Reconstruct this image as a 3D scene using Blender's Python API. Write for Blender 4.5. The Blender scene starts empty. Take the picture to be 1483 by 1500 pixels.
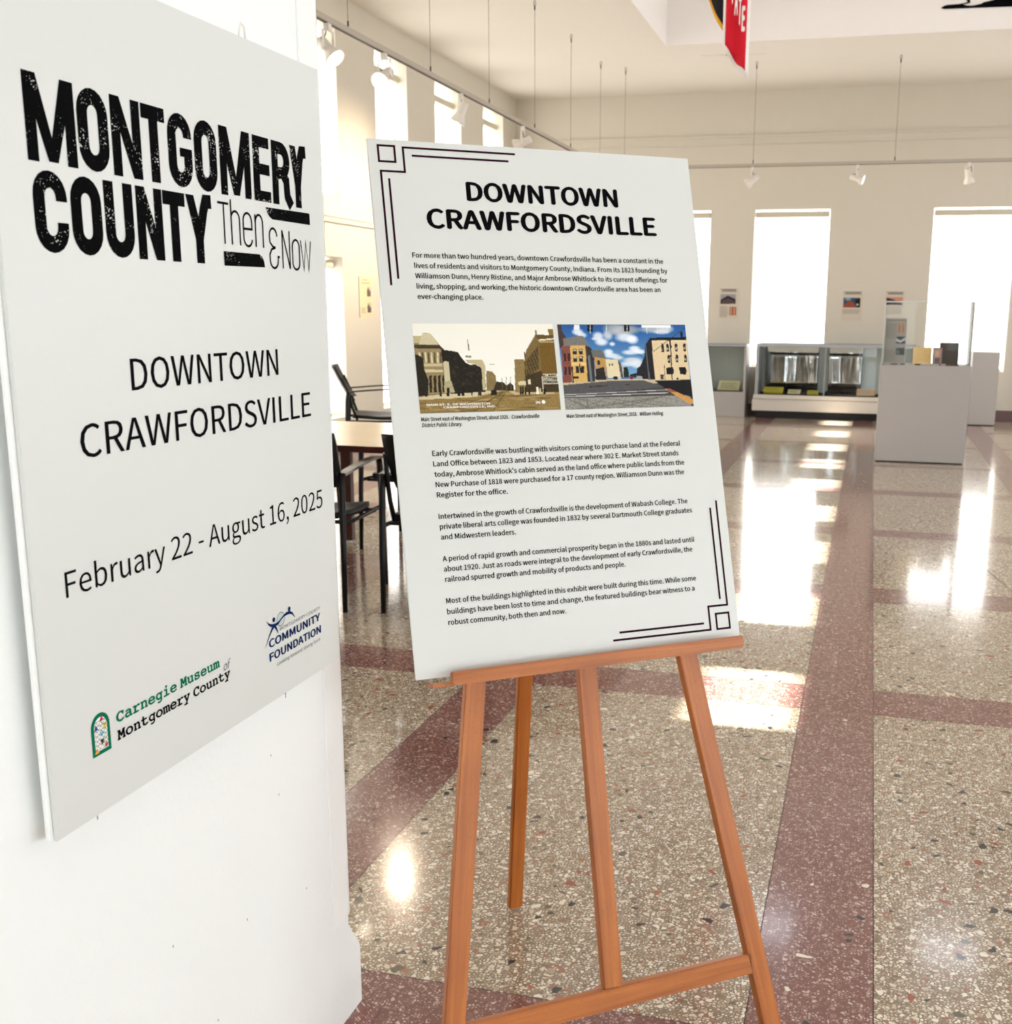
import bpy, bmesh, math, random, os
import numpy as np
from mathutils import Matrix, Vector
random.seed(7)
SC = bpy.context.scene
COL = SC.collection

# ------------------------------------------------------------------ camera
cd = bpy.data.cameras.new('camera'); cam = bpy.data.objects.new('camera', cd); COL.objects.link(cam)
cd.sensor_fit = 'HORIZONTAL'; cd.sensor_width = 36.0
cd.lens = 1639.65 / 1483 * 36.0
cd.shift_x = -(848.41 - 741.5) / 1483
cd.shift_y = (797.07 - 750) / 1483
cd.clip_start = 0.05; cd.clip_end = 200
cd.dof.use_dof = True; cd.dof.focus_distance = 2.1; cd.dof.aperture_fstop = 11.0
r_ = (0.96838644, -0.00828541, 0.24931717)
d_ = (0.05932921, 0.97841929, -0.1979286)
f_ = (-0.24229681, 0.20646316, 0.94797955)
cam.matrix_world = Matrix(((r_[0], -d_[0], -f_[0], 0.0),
                           (r_[2], -d_[2], -f_[2], 0.0),
                           (-r_[1], d_[1], f_[1], 1.45),
                           (0, 0, 0, 1)))
SC.camera = cam

# ------------------------------------------------------------------ world, sun, exposure
W = bpy.data.worlds.new('world'); SC.world = W; W.use_nodes = True
wn = W.node_tree.nodes; wn.clear()
wo = wn.new('ShaderNodeOutputWorld'); wb = wn.new('ShaderNodeBackground')
wb.inputs[0].default_value = (0.80, 0.90, 1.0, 1); wb.inputs[1].default_value = 3.0
W.node_tree.links.new(wb.outputs[0], wo.inputs[0])
SUN_DIR = Vector((-1.0, 0.0, -0.45))
sd = bpy.data.lights.new('sun', 'SUN'); sun = bpy.data.objects.new('sun', sd); COL.objects.link(sun)
sd.energy = 90.0; sd.angle = math.radians(0.6); sd.color = (1.0, 0.97, 0.92)
sun.rotation_euler = SUN_DIR.to_track_quat('-Z', 'Y').to_euler(); sun.location = (20, 6, 12)
SC.view_settings.view_transform = 'Standard'; SC.view_settings.look = 'None'
SC.view_settings.gamma = 1.0; SC.view_settings.use_curve_mapping = False
SC.view_settings.exposure = 0.05
SC.cycles.use_denoising = True
SC.cycles.max_bounces = 10; SC.cycles.diffuse_bounces = 6; SC.cycles.glossy_bounces = 4
SC.cycles.transparent_max_bounces = 16
SC.cycles.sample_clamp_indirect = 6.0
SC.cycles.caustics_reflective = False; SC.cycles.caustics_refractive = False
SHADE = 4.0      # daylight through the roller shades
RIGHT_SHADE = 6.2
FRONT_GLOW = 5.5

# ------------------------------------------------------------------ materials
def s2l(c):
    return tuple((x / 12.92 if x <= 0.04045 else ((x + 0.055) / 1.055) ** 2.4) for x in c)
def rgb(r, g, b): return s2l((r / 255, g / 255, b / 255)) + (1,)
MATS = {}
def mat(name, col, rough=0.5, metal=0.0, bump=0.0, bscale=40, vary=0.0, vscale=6, coat=0.0, spec=0.5, emit=None, estr=0.0):
    if name in MATS: return MATS[name]
    m = bpy.data.materials.new(name); m.use_nodes = True
    nt = m.node_tree; n = nt.nodes; L = nt.links; bs = n['Principled BSDF']
    bs.inputs['Base Color'].default_value = col; bs.inputs['Roughness'].default_value = rough
    bs.inputs['Metallic'].default_value = metal
    bs.inputs['Specular IOR Level'].default_value = spec
    bs.inputs['Coat Weight'].default_value = coat
    if emit:
        bs.inputs['Emission Color'].default_value = emit; bs.inputs['Emission Strength'].default_value = estr
    tc = n.new('ShaderNodeTexCoord')
    nz = n.new('ShaderNodeTexNoise'); nz.inputs['Scale'].default_value = vscale; nz.inputs['Detail'].default_value = 4
    L.new(tc.outputs['Object'], nz.inputs['Vector'])
    mx = n.new('ShaderNodeMix'); mx.data_type = 'RGBA'
    k = 1 - (vary if vary else 0.03)
    mx.inputs['A'].default_value = col; mx.inputs['B'].default_value = (col[0] * k, col[1] * k, col[2] * k, 1)
    L.new(nz.outputs['Fac'], mx.inputs['Factor']); L.new(mx.outputs['Result'], bs.inputs['Base Color'])
    if bump > 0:
        nb = n.new('ShaderNodeTexNoise'); nb.inputs['Scale'].default_value = bscale; nb.inputs['Detail'].default_value = 5
        L.new(tc.outputs['Object'], nb.inputs['Vector'])
        bp = n.new('ShaderNodeBump'); bp.inputs['Strength'].default_value = bump; bp.inputs['Distance'].default_value = 0.002
        L.new(nb.outputs['Fac'], bp.inputs['Height']); L.new(bp.outputs['Normal'], bs.inputs['Normal'])
    MATS[name] = m; return m

M_wall = mat('cream_paint', rgb(210, 203, 189), 0.7, bump=0.25, bscale=60)
M_ceil = mat('ceiling_plaster', rgb(226, 220, 209), 0.8, bump=0.3, bscale=30)
M_coffer = mat('coffer_paint', rgb(246, 242, 238), 0.8)
M_column = mat('white_wall_paint', rgb(243, 244, 242), 0.6, bump=0.35, bscale=80)
M_guard = mat('white_plastic_guard', rgb(246, 246, 244), 0.3)
M_foam = mat('printed_board_face', rgb(217, 218, 214), 0.38, vary=0.02)
M_foamcore = mat('foam_core_edge', rgb(248, 248, 246), 0.8)
M_black = mat('black_ink', rgb(12, 12, 14), 0.9, spec=0.03)
M_plum = mat('dark_plum_ink', rgb(44, 14, 30), 0.9, spec=0.03)
M_green = mat('green_ink', rgb(14, 108, 78), 0.9, spec=0.03)
M_navy = mat('navy_ink', rgb(20, 40, 84), 0.9, spec=0.03)
M_grey_ink = mat('grey_ink', rgb(110, 112, 116), 0.9, spec=0.03)
M_white_ink = mat('white_ink', rgb(248, 246, 240), 0.9, spec=0.03)
M_lamp_white = mat('white_enamel', rgb(226, 220, 210), 0.35)
M_track = mat('painted_track', rgb(176, 166, 152), 0.5)
M_track_slot = mat('track_slot', rgb(22, 16, 14), 0.6)
M_wire = mat('steel_cable', rgb(120, 112, 100), 0.4, metal=0.6)
M_blackplastic = mat('black_plastic', rgb(14, 14, 16), 0.5, spec=0.3)
M_blackmetal = mat('black_metal', rgb(9, 8, 9), 0.4, spec=0.3)
M_tan_arm = mat('glossy_black_arm', rgb(40, 34, 30), 0.16, spec=0.8)
M_tabletop = mat('maple_laminate', rgb(238, 216, 180), 0.22, vary=0.15, vscale=3, spec=0.7)
M_tableedge = mat('mahogany_edge', rgb(70, 24, 18), 0.35)
M_ped = mat('grey_pedestal_paint', rgb(172, 168, 165), 0.55)
M_case = mat('case_laminate', rgb(206, 200, 192), 0.5)
M_case_frame = mat('case_aluminium', rgb(164, 168, 174), 0.4)
M_case_in = mat('case_lining', rgb(206, 212, 214), 0.7)
M_kick = mat('black_kick', rgb(10, 9, 10), 0.6)
M_base = mat('oxblood_base', rgb(84, 40, 34), 0.3)
M_redcloth = mat('red_felt', rgb(214, 6, 38), 0.85)
M_whitecloth = mat('white_felt', rgb(244, 240, 236), 0.9)
M_blackcloth = mat('black_felt', rgb(18, 16, 22), 0.9)
M_goldcloth = mat('gold_felt', rgb(240, 172, 44), 0.85)
M_valance = mat('valance_cream', rgb(206, 198, 178), 0.6)
M_frame = mat('window_frame_paint', rgb(226, 222, 212), 0.5)
M_paper_y = mat('yellow_paper', rgb(210, 196, 40), 0.7)
M_paper_c = mat('cream_paper', rgb(232, 222, 176), 0.7)
M_paper_o = mat('orange_paper', rgb(222, 172, 96), 0.7)
M_velvet = mat('black_velvet', rgb(20, 18, 20), 0.95)
M_dark_brown = mat('dark_brown_cover', rgb(58, 48, 40), 0.25)
M_leather = mat('brown_bits', rgb(110, 70, 54), 0.6)
M_crack = mat('crack_line', rgb(70, 62, 56), 0.9)
M_steel = mat('steel', rgb(150, 150, 150), 0.3, metal=1.0)
M_rope = mat('white_string', rgb(240, 236, 226), 0.8)

def glow(name, col, strength):
    m = bpy.data.materials.new(name); m.use_nodes = True; nt = m.node_tree
    bs = nt.nodes['Principled BSDF']
    bs.inputs['Base Color'].default_value = (0.9, 0.9, 0.88, 1); bs.inputs['Roughness'].default_value = 0.8
    bs.inputs['Emission Color'].default_value = col; bs.inputs['Emission Strength'].default_value = strength
    return m
M_shade = glow('backlit_roller_shade', (1.0, 0.985, 0.96, 1), SHADE)
M_shade_r = glow('backlit_roller_shade_south', (0.84, 0.93, 1.0, 1), RIGHT_SHADE)
M_front = glow('added_front_fill', (0.84, 0.93, 1.0, 1), FRONT_GLOW)  # fill light from the panes added behind the camera
M_bulb = glow('lamp_lens', (1.0, 0.86, 0.62, 1), 60.0)
M_bulb_side = glow('lamp_lens_turned', (1.0, 0.88, 0.66, 1), 22.0)
M_bulb_dim = glow('lamp_lens_side', (1.0, 0.93, 0.8, 1), 6.0)
M_panel = glow('ceiling_diffuser', (0.86, 0.90, 1.0, 1), 4.5)

def glass_mat(name, tint=(1, 1, 1, 1), ior=1.45, rough=0.0):
    m = bpy.data.materials.new(name); m.use_nodes = True; n = m.node_tree.nodes; L = m.node_tree.links
    n.clear(); o = n.new('ShaderNodeOutputMaterial'); mx = n.new('ShaderNodeMixShader')
    t = n.new('ShaderNodeBsdfTransparent'); t.inputs[0].default_value = tint
    g = n.new('ShaderNodeBsdfGlossy'); g.inputs['Roughness'].default_value = rough
    fr = n.new('ShaderNodeFresnel'); fr.inputs[0].default_value = ior
    L.new(fr.outputs[0], mx.inputs[0]); L.new(t.outputs[0], mx.inputs[1]); L.new(g.outputs[0], mx.inputs[2]); L.new(mx.outputs[0], o.inputs[0])
    return m
M_glass = glass_mat('case_glass', (0.96, 0.98, 0.97, 1), 1.3)
M_acrylic = glass_mat('acrylic', (0.985, 0.99, 0.985, 1), 1.15, 0.02)

def mylar_mat():
    m = bpy.data.materials.new('crinkled_mylar'); m.use_nodes = True; n = m.node_tree.nodes; L = m.node_tree.links
    b = n['Principled BSDF']; b.inputs['Metallic'].default_value = 1; b.inputs['Roughness'].default_value = 0.08
    b.inputs['Base Color'].default_value = rgb(200, 200, 204)
    tc = n.new('ShaderNodeTexCoord'); mp = n.new('ShaderNodeMapping'); mp.inputs['Scale'].default_value = (7, 7, 1.2)
    nz = n.new('ShaderNodeTexNoise'); nz.inputs['Scale'].default_value = 1.2; nz.inputs['Detail'].default_value = 2
    bp = n.new('ShaderNodeBump'); bp.inputs['Strength'].default_value = 1.0; bp.inputs['Distance'].default_value = 0.012
    L.new(tc.outputs['Object'], mp.inputs[0]); L.new(mp.outputs[0], nz.inputs['Vector']); L.new(nz.outputs['Fac'], bp.inputs['Height']); L.new(bp.outputs[0], b.inputs['Normal'])
    return m
M_mylar = mylar_mat()

def wood_mat():
    m = bpy.data.materials.new('orange_stained_beech'); m.use_nodes = True; n = m.node_tree.nodes; L = m.node_tree.links
    b = n['Principled BSDF']; b.inputs['Roughness'].default_value = 0.38; b.inputs['Specular IOR Level'].default_value = 0.5
    tc = n.new('ShaderNodeTexCoord'); mp = n.new('ShaderNodeMapping'); mp.inputs['Scale'].default_value = (60, 60, 2.2)
    n1 = n.new('ShaderNodeTexNoise'); n1.inputs['Scale'].default_value = 1.0; n1.inputs['Detail'].default_value = 6; n1.inputs['Distortion'].default_value = 0.6
    n2 = n.new('ShaderNodeTexNoise'); n2.inputs['Scale'].default_value = 5; n2.inputs['Detail'].default_value = 3
    L.new(tc.outputs['Object'], mp.inputs[0]); L.new(mp.outputs[0], n1.inputs['Vector']); L.new(tc.outputs['Object'], n2.inputs['Vector'])
    cr = n.new('ShaderNodeValToRGB')
    cr.color_ramp.elements[0].position = 0.3; cr.color_ramp.elements[0].color = rgb(160, 86, 26)
    cr.color_ramp.elements[1].position = 0.7; cr.color_ramp.elements[1].color = rgb(204, 122, 52)
    L.new(n1.outputs['Fac'], cr.inputs[0])
    mx = n.new('ShaderNodeMix'); mx.data_type = 'RGBA'; mx.blend_type = 'MULTIPLY'; mx.inputs['Factor'].default_value = 0.35
    cr2 = n.new('ShaderNodeValToRGB'); cr2.color_ramp.elements[0].position = 0.35; cr2.color_ramp.elements[0].color = (0.6, 0.5, 0.45, 1); cr2.color_ramp.elements[1].position = 0.65
    L.new(n2.outputs['Fac'], cr2.inputs[0]); L.new(cr.outputs[0], mx.inputs['A']); L.new(cr2.outputs[0], mx.inputs['B'])
    # short dark pores
    mp2 = n.new('ShaderNodeMapping'); mp2.inputs['Scale'].default_value = (520, 520, 45)
    vr = n.new('ShaderNodeTexVoronoi'); vr.inputs['Scale'].default_value = 1.0
    L.new(tc.outputs['Object'], mp2.inputs[0]); L.new(mp2.outputs[0], vr.inputs['Vector'])
    lt = n.new('ShaderNodeMath'); lt.operation = 'LESS_THAN'; lt.inputs[1].default_value = 0.16; L.new(vr.outputs['Distance'], lt.inputs[0])
    mm = n.new('ShaderNodeMath'); mm.operation = 'MULTIPLY'; mm.inputs[1].default_value = 0.55; L.new(lt.outputs[0], mm.inputs[0])
    m3 = n.new('ShaderNodeMix'); m3.data_type = 'RGBA'; m3.inputs['B'].default_value = rgb(110, 48, 20)
    L.new(mm.outputs[0], m3.inputs['Factor']); L.new(mx.outputs['Result'], m3.inputs['A']); L.new(m3.outputs['Result'], b.inputs['Base Color'])
    return m
M_wood = wood_mat()

def terrazzo(name, matrix_col, chip_cols, cell, seed, dark_amount=0.05, edge=0.10):
    """chips in a cement matrix: small packed chips plus a layer of larger sparse ones"""
    m = bpy.data.materials.new(name); m.use_nodes = True; n = m.node_tree.nodes; L = m.node_tree.links
    b = n['Principled BSDF']; b.inputs['Roughness'].default_value = 0.14; b.inputs['Specular IOR Level'].default_value = 0.55
    b.inputs['Coat Weight'].default_value = 0.35; b.inputs['Coat Roughness'].default_value = 0.06
    tc = n.new('ShaderNodeTexCoord'); mp = n.new('ShaderNodeMapping'); mp.inputs['Location'].default_value = (seed, seed * 1.7, 0.37)
    wz = n.new('ShaderNodeTexNoise'); wz.inputs['Scale'].default_value = 55; wz.inputs['Detail'].default_value = 1
    L.new(tc.outputs['Object'], mp.inputs[0]); L.new(mp.outputs[0], wz.inputs['Vector'])
    ad = n.new('ShaderNodeVectorMath'); ad.operation = 'MULTIPLY_ADD'; ad.inputs[1].default_value = (0.006, 0.006, 0)
    L.new(wz.outputs['Color'], ad.inputs[0]); L.new(mp.outputs[0], ad.inputs[2])
    def vor(scale, feat):
        v = n.new('ShaderNodeTexVoronoi'); v.voronoi_dimensions = '2D'; v.feature = feat; v.inputs['Scale'].default_value = scale
        L.new(ad.outputs[0], v.inputs['Vector']); return v
    # two sizes of packed chips chosen by a noise mask
    def layer(scale, thr):
        v = vor(scale, 'F1'); e = vor(scale, 'DISTANCE_TO_EDGE')
        sp = n.new('ShaderNodeSeparateColor'); L.new(v.outputs['Color'], sp.inputs[0])
        cr = n.new('ShaderNodeValToRGB'); cr.color_ramp.interpolation = 'CONSTANT'
        els = cr.color_ramp.elements
        els[0].position = 0; els[0].color = chip_cols[0][1]
        els[1].position = chip_cols[1][0]; els[1].color = chip_cols[1][1]
        for p, c in chip_cols[2:]:
            q = els.new(p); q.color = c
        L.new(sp.outputs[0], cr.inputs[0])
        # size of chip inside its cell varies with a random value
        mr = n.new('ShaderNodeMapRange'); mr.inputs['To Min'].default_value = thr; mr.inputs['To Max'].default_value = thr + 0.20
        L.new(sp.outputs[1], mr.inputs['Value'])
        gt = n.new('ShaderNodeMath'); gt.operation = 'SUBTRACT'; L.new(e.outputs['Distance'], gt.inputs[0]); L.new(mr.outputs[0], gt.inputs[1])
        sm = n.new('ShaderNodeMapRange'); sm.inputs['From Min'].default_value = 0.0; sm.inputs['From Max'].default_value = 0.05
        L.new(gt.outputs[0], sm.inputs['Value'])
        return cr.outputs[0], sm.outputs[0], sp
    ca, ma, _ = layer(cell * 1.9, edge * 0.7)
    cb, mb_, spb = layer(cell, edge)
    cc, mc, spc = layer(cell * 0.52, edge * 1.2)
    base = n.new('ShaderNodeMix'); base.data_type = 'RGBA'; base.inputs['A'].default_value = matrix_col
    L.new(ma, base.inputs['Factor']); L.new(ca, base.inputs['B'])
    # medium chips: where their cell random is high enough
    s1 = n.new('ShaderNodeMath'); s1.operation = 'GREATER_THAN'; s1.inputs[1].default_value = 0.45; L.new(spb.outputs[2], s1.inputs[0])
    p1 = n.new('ShaderNodeMath'); p1.operation = 'MULTIPLY'; L.new(s1.outputs[0], p1.inputs[0]); L.new(mb_, p1.inputs[1])
    x1 = n.new('ShaderNodeMix'); x1.data_type = 'RGBA'; L.new(p1.outputs[0], x1.inputs['Factor']); L.new(base.outputs['Result'], x1.inputs['A']); L.new(cb, x1.inputs['B'])
    # large sparse chips, mostly dark
    s2 = n.new('ShaderNodeMath'); s2.operation = 'GREATER_THAN'; s2.inputs[1].default_value = 1 - dark_amount; L.new(spc.outputs[2], s2.inputs[0])
    p2 = n.new('ShaderNodeMath'); p2.operation = 'MULTIPLY'; L.new(s2.outputs[0], p2.inputs[0]); L.new(mc, p2.inputs[1])
    dk = n.new('ShaderNodeValToRGB'); dk.color_ramp.interpolation = 'CONSTANT'
    dk.color_ramp.elements[0].position = 0; dk.color_ramp.elements[0].color = rgb(44, 44, 46)
    dk.color_ramp.elements[1].position = 0.5; dk.color_ramp.elements[1].color = rgb(150, 84, 62)
    q = dk.color_ramp.elements.new(0.68); q.color = rgb(96, 92, 74)
    q = dk.color_ramp.elements.new(0.84); q.color = rgb(232, 224, 204)
    L.new(spc.outputs[0], dk.inputs[0])
    x2 = n.new('ShaderNodeMix'); x2.data_type = 'RGBA'; L.new(p2.outputs[0], x2.inputs['Factor']); L.new(x1.outputs['Result'], x2.inputs['A']); L.new(dk.outputs[0], x2.inputs['B'])
    L.new(x2.outputs['Result'], b.inputs['Base Color'])
    # slow waviness of the polish
    nb = n.new('ShaderNodeTexNoise'); nb.inputs['Scale'].default_value = 3.0; nb.inputs['Detail'].default_value = 2
    L.new(tc.outputs['Object'], nb.inputs['Vector'])
    bp = n.new('ShaderNodeBump'); bp.inputs['Strength'].default_value = 0.25; bp.inputs['Distance'].default_value = 0.004
    L.new(nb.outputs['Fac'], bp.inputs['Height']); L.new(bp.outputs[0], b.inputs['Normal'])
    return m
M_tz_beige = terrazzo('beige_terrazzo', rgb(138, 120, 100),
    [(0, rgb(222, 210, 190)), (0.32, rgb(200, 184, 160)), (0.50, rgb(178, 158, 136)), (0.62, rgb(238, 230, 214)), (0.84, rgb(160, 136, 114)), (0.92, rgb(170, 104, 78)), (0.965, rgb(116, 106, 86))], 62, 3.1, 0.10, edge=0.125)
M_tz_red = terrazzo('oxblood_terrazzo', rgb(120, 78, 72),
    [(0, rgb(120, 76, 70)), (0.26, rgb(174, 142, 132)), (0.46, rgb(136, 94, 86)), (0.58, rgb(200, 176, 164)), (0.80, rgb(150, 112, 104))], 70, 8.3, 0.02, edge=0.14)
M_tz_slab = mat('divider_cement', rgb(70, 48, 42), 0.5)

def ink_distressed():
    m = bpy.data.materials.new('distressed_black_ink'); m.use_nodes = True; n = m.node_tree.nodes; L = m.node_tree.links
    b = n['Principled BSDF']; b.inputs['Roughness'].default_value = 0.9; b.inputs['Specular IOR Level'].default_value = 0.03
    tc = n.new('ShaderNodeTexCoord')
    v = n.new('ShaderNodeTexVoronoi'); v.inputs['Scale'].default_value = 420; L.new(tc.outputs['Object'], v.inputs['Vector'])
    nz = n.new('ShaderNodeTexNoise'); nz.inputs['Scale'].default_value = 26; nz.inputs['Detail'].default_value = 3; L.new(tc.outputs['Object'], nz.inputs['Vector'])
    mr = n.new('ShaderNodeMapRange'); mr.inputs['From Min'].default_value = 0.50; mr.inputs['From Max'].default_value = 0.74
    mr.inputs['To Min'].default_value = 0.06; mr.inputs['To Max'].default_value = 0.62; L.new(nz.outputs['Fac'], mr.inputs['Value'])
    sp = n.new('ShaderNodeSeparateColor'); L.new(v.outputs['Color'], sp.inputs[0])
    g = n.new('ShaderNodeMath'); g.operation = 'GREATER_THAN'; g.inputs[1].default_value = 0.55; L.new(sp.outputs[0], g.inputs[0])
    lt = n.new('ShaderNodeMath'); lt.operation = 'LESS_THAN'; L.new(v.outputs['Distance'], lt.inputs[0]); L.new(mr.outputs[0], lt.inputs[1])
    p = n.new('ShaderNodeMath'); p.operation = 'MULTIPLY'; L.new(g.outputs[0], p.inputs[0]); L.new(lt.outputs[0], p.inputs[1])
    mx = n.new('ShaderNodeMix'); mx.data_type = 'RGBA'; mx.inputs['A'].default_value = rgb(10, 10, 11); mx.inputs['B'].default_value = rgb(224, 224, 220)
    L.new(p.outputs[0], mx.inputs['Factor']); L.new(mx.outputs['Result'], b.inputs['Base Color'])
    return m
M_distress = ink_distressed()

def print_mat():
    m = bpy.data.materials.new('printed_picture'); m.use_nodes = True; n = m.node_tree.nodes; L = m.node_tree.links
    b = n['Principled BSDF']; b.inputs['Roughness'].default_value = 0.6; b.inputs['Specular IOR Level'].default_value = 0.2
    a = n.new('ShaderNodeAttribute'); a.attribute_name = 'ink'
    L.new(a.outputs['Color'], b.inputs['Base Color']); return m
M_print = print_mat()

# ------------------------------------------------------------------ mesh helpers
WM = {}
def reg(o, parent, world):
    COL.objects.link(o)
    if parent is not None:
        o.parent = parent
        o.matrix_local = WM[parent.name].inverted() @ world
    else:
        o.matrix_local = world
    WM[o.name] = world.copy()
    return o
def tag(o, label=None, cat=None, group=None, kind=None):
    if label: o['label'] = label
    if cat: o['category'] = cat
    if group: o['group'] = group
    if kind: o['kind'] = kind
    return o
def empty(name, world, **k):
    o = bpy.data.objects.new(name, None); o.empty_display_size = 0.1
    if not isinstance(world, Matrix): world = Matrix.Translation(Vector(world))
    reg(o, None, world); return tag(o, **k)
class MB:
    """collects boxes, prisms, tubes in world coordinates; build() links ONE mesh"""
    def __init__(s): s.v = []; s.f = []; s.sm = []
    def add(s, vs, fs, smooth=False):
        k = len(s.v); s.v += [tuple(v) for v in vs]; s.f += [tuple(i + k for i in f) for f in fs]; s.sm += [smooth] * len(fs); return s
    def box(s, x0, x1, y0, y1, z0, z1, M=None):
        vs = [Vector((x, y, z)) for x in (x0, x1) for y in (y0, y1) for z in (z0, z1)]
        if M is not None: vs = [M @ v for v in vs]
        return s.add(vs, [(0, 1, 3, 2), (4, 6, 7, 5), (0, 4, 5, 1), (2, 3, 7, 6), (0, 2, 6, 4), (1, 5, 7, 3)])
    def beam(s, a, b, w, t, side):
        """rectangular bar from a to b; w along side, t across"""
        a = Vector(a); b = Vector(b); d = (b - a).normalized(); side = Vector(side); side = (side - d * side.dot(d)).normalized(); n = d.cross(side)
        vs = [p + side * (w / 2 * i) + n * (t / 2 * j) for p in (a, b) for i in (-1, 1) for j in (-1, 1)]
        return s.add(vs, [(0, 1, 3, 2), (4, 6, 7, 5), (0, 4, 5, 1), (2, 3, 7, 6), (0, 2, 6, 4), (1, 5, 7, 3)])
    def prism(s, poly, h, M):
        """poly in local xy, extruded 0..h in local z, convex"""
        k = len(poly); vs = [M @ Vector((x, y, 0)) for x, y in poly] + [M @ Vector((x, y, h)) for x, y in poly]
        fs = [tuple(range(k))[::-1], tuple(range(k, 2 * k))] + [(i, (i + 1) % k, k + (i + 1) % k, k + i) for i in range(k)]
        return s.add(vs, fs)
    def tube(s, pts, r, n=8, caps=True, smooth=True):
        pts = [Vector(p) for p in pts]; rs = r if isinstance(r, (list, tuple)) else [r] * len(pts)
        vs = []; fs = []; prev = None
        for i, p in enumerate(pts):
            d = (pts[min(i + 1, len(pts) - 1)] - pts[max(i - 1, 0)]).normalized()
            u = prev if prev is not None else (Vector((0, 0, 1)) if abs(d.z) < 0.9 else Vector((1, 0, 0)))
            u = (u - d * u.dot(d)).normalized(); w = d.cross(u); prev = u
            for j in range(n):
                a = 2 * math.pi * j / n; vs.append(p + (u * math.cos(a) + w * math.sin(a)) * rs[i])
        for i in range(len(pts) - 1):
            for j in range(n):
                fs.append((i * n + j, i * n + (j + 1) % n, (i + 1) * n + (j + 1) % n, (i + 1) * n + j))
        s.add(vs, fs, smooth)
        if caps:
            k = len(s.v) - len(vs)
            s.f += [tuple(k + j for j in range(n))[::-1], tuple(k + (len(pts) - 1) * n + j for j in range(n))]; s.sm += [False, False]
        return s
    def lathe(s, a, d, prof, n=24, smooth=True):
        """prof: (distance along d, radius)"""
        a = Vector(a); d = Vector(d).normalized(); return s.tube([a + d * t for t, r in prof], [max(r, 1e-4) for t, r in prof], n, True, smooth) if False else s._lathe(a, d, prof, n, smooth)
    def _lathe(s, a, d, prof, n, smooth):
        u = Vector((0, 0, 1)) if abs(d.z) < 0.9 else Vector((1, 0, 0)); u = (u - d * u.dot(d)).normalized(); w = d.cross(u)
        vs = [a + d * t + (u * math.cos(2 * math.pi * j / n) + w * math.sin(2 * math.pi * j / n)) * max(r, 1e-4) for t, r in prof for j in range(n)]
        fs = [(i * n + j, i * n + (j + 1) % n, (i + 1) * n + (j + 1) % n, (i + 1) * n + j) for i in range(len(prof) - 1) for j in range(n)]
        return s.add(vs, fs, smooth)
    def build(s, name, material, parent=None, world=None, bevel=0.0, root_world=None):
        """vertices are world coordinates; object origin goes to `world` (default parent's)"""
        if world is None:
            world = WM[parent.name] if parent is not None else Matrix.Identity(4)
        me = bpy.data.meshes.new(name)
        inv = world.inverted()
        me.from_pydata([tuple(inv @ Vector(v)) for v in s.v], [], s.f)
        me.polygons.foreach_set('use_smooth', s.sm)
        bm = bmesh.new(); bm.from_mesh(me)
        bmesh.ops.recalc_face_normals(bm, faces=bm.faces)
        if bevel > 0:
            bmesh.ops.bevel(bm, geom=[e for e in bm.edges if len(e.link_faces) == 2 and e.calc_face_angle(0) > 0.6], offset=bevel, segments=2, affect='EDGES', clamp_overlap=True)
        bm.to_mesh(me); bm.free()
        me.materials.append(material)
        return reg(bpy.data.objects.new(name, me), parent, world)

def frame(origin, u, v):
    """local x=u, y=v, z=normal"""
    u = Vector(u).normalized(); v = Vector(v).normalized(); n = u.cross(v)
    return Matrix(((u.x, v.x, n.x, origin[0]), (u.y, v.y, n.y, origin[1]), (u.z, v.z, n.z, origin[2]), (0, 0, 0, 1)))

# ------------------------------------------------------------------ flat print helpers
FONTS = {}
def font(key):
    if key in FONTS: return FONTS[key]
    f = None
    if key == 'sans':
        try: f = bpy.data.fonts.load(os.path.join(bpy.utils.resource_path('LOCAL'), 'datafiles', 'fonts', 'Noto Sans CJK Regular.woff2'))
        except Exception: f = None
    FONTS[key] = f; return f
_cap = {}
def raw_text(s, key='sans', offset=0.0, res=3, spacing=1.0):
    c = bpy.data.curves.new('t', 'FONT'); f = font(key)
    if f: c.font = f
    c.body = s; c.resolution_u = res; c.space_character = spacing
    o = bpy.data.objects.new('t', c); COL.objects.link(o); bpy.context.view_layer.update()
    me = bpy.data.meshes.new_from_object(o.evaluated_get(bpy.context.evaluated_depsgraph_get()))
    vs = np.array([v.co[:2] for v in me.vertices]) if len(me.vertices) else np.zeros((0, 2))
    fs = [tuple(p.vertices) for p in me.polygons]
    bpy.data.objects.remove(o); bpy.data.curves.remove(c); bpy.data.meshes.remove(me)
    if offset and len(vs):      # heavier strokes: the same outline printed again a hair to each side
        k = len(vs); al = []; af = []
        offs = [(0, 0), (offset, 0), (-offset, 0), (0, offset * .7), (0, -offset * .7)] if offset > .009 else [(0, 0), (offset, 0)]
        for i, (dx, dy) in enumerate(offs):
            al.append(np.column_stack([vs + np.array([dx, dy]), np.full(k, (i + 1) * 1.5e-5)])); af += [tuple(q + i * k for q in f_) for f_ in fs]
        vs = np.concatenate(al); fs = af
    return vs, fs
def cap_h(key):
    if key not in _cap:
        vs, _ = raw_text('H', key); _cap[key] = vs[:, 1].max()
    return _cap[key]
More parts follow.
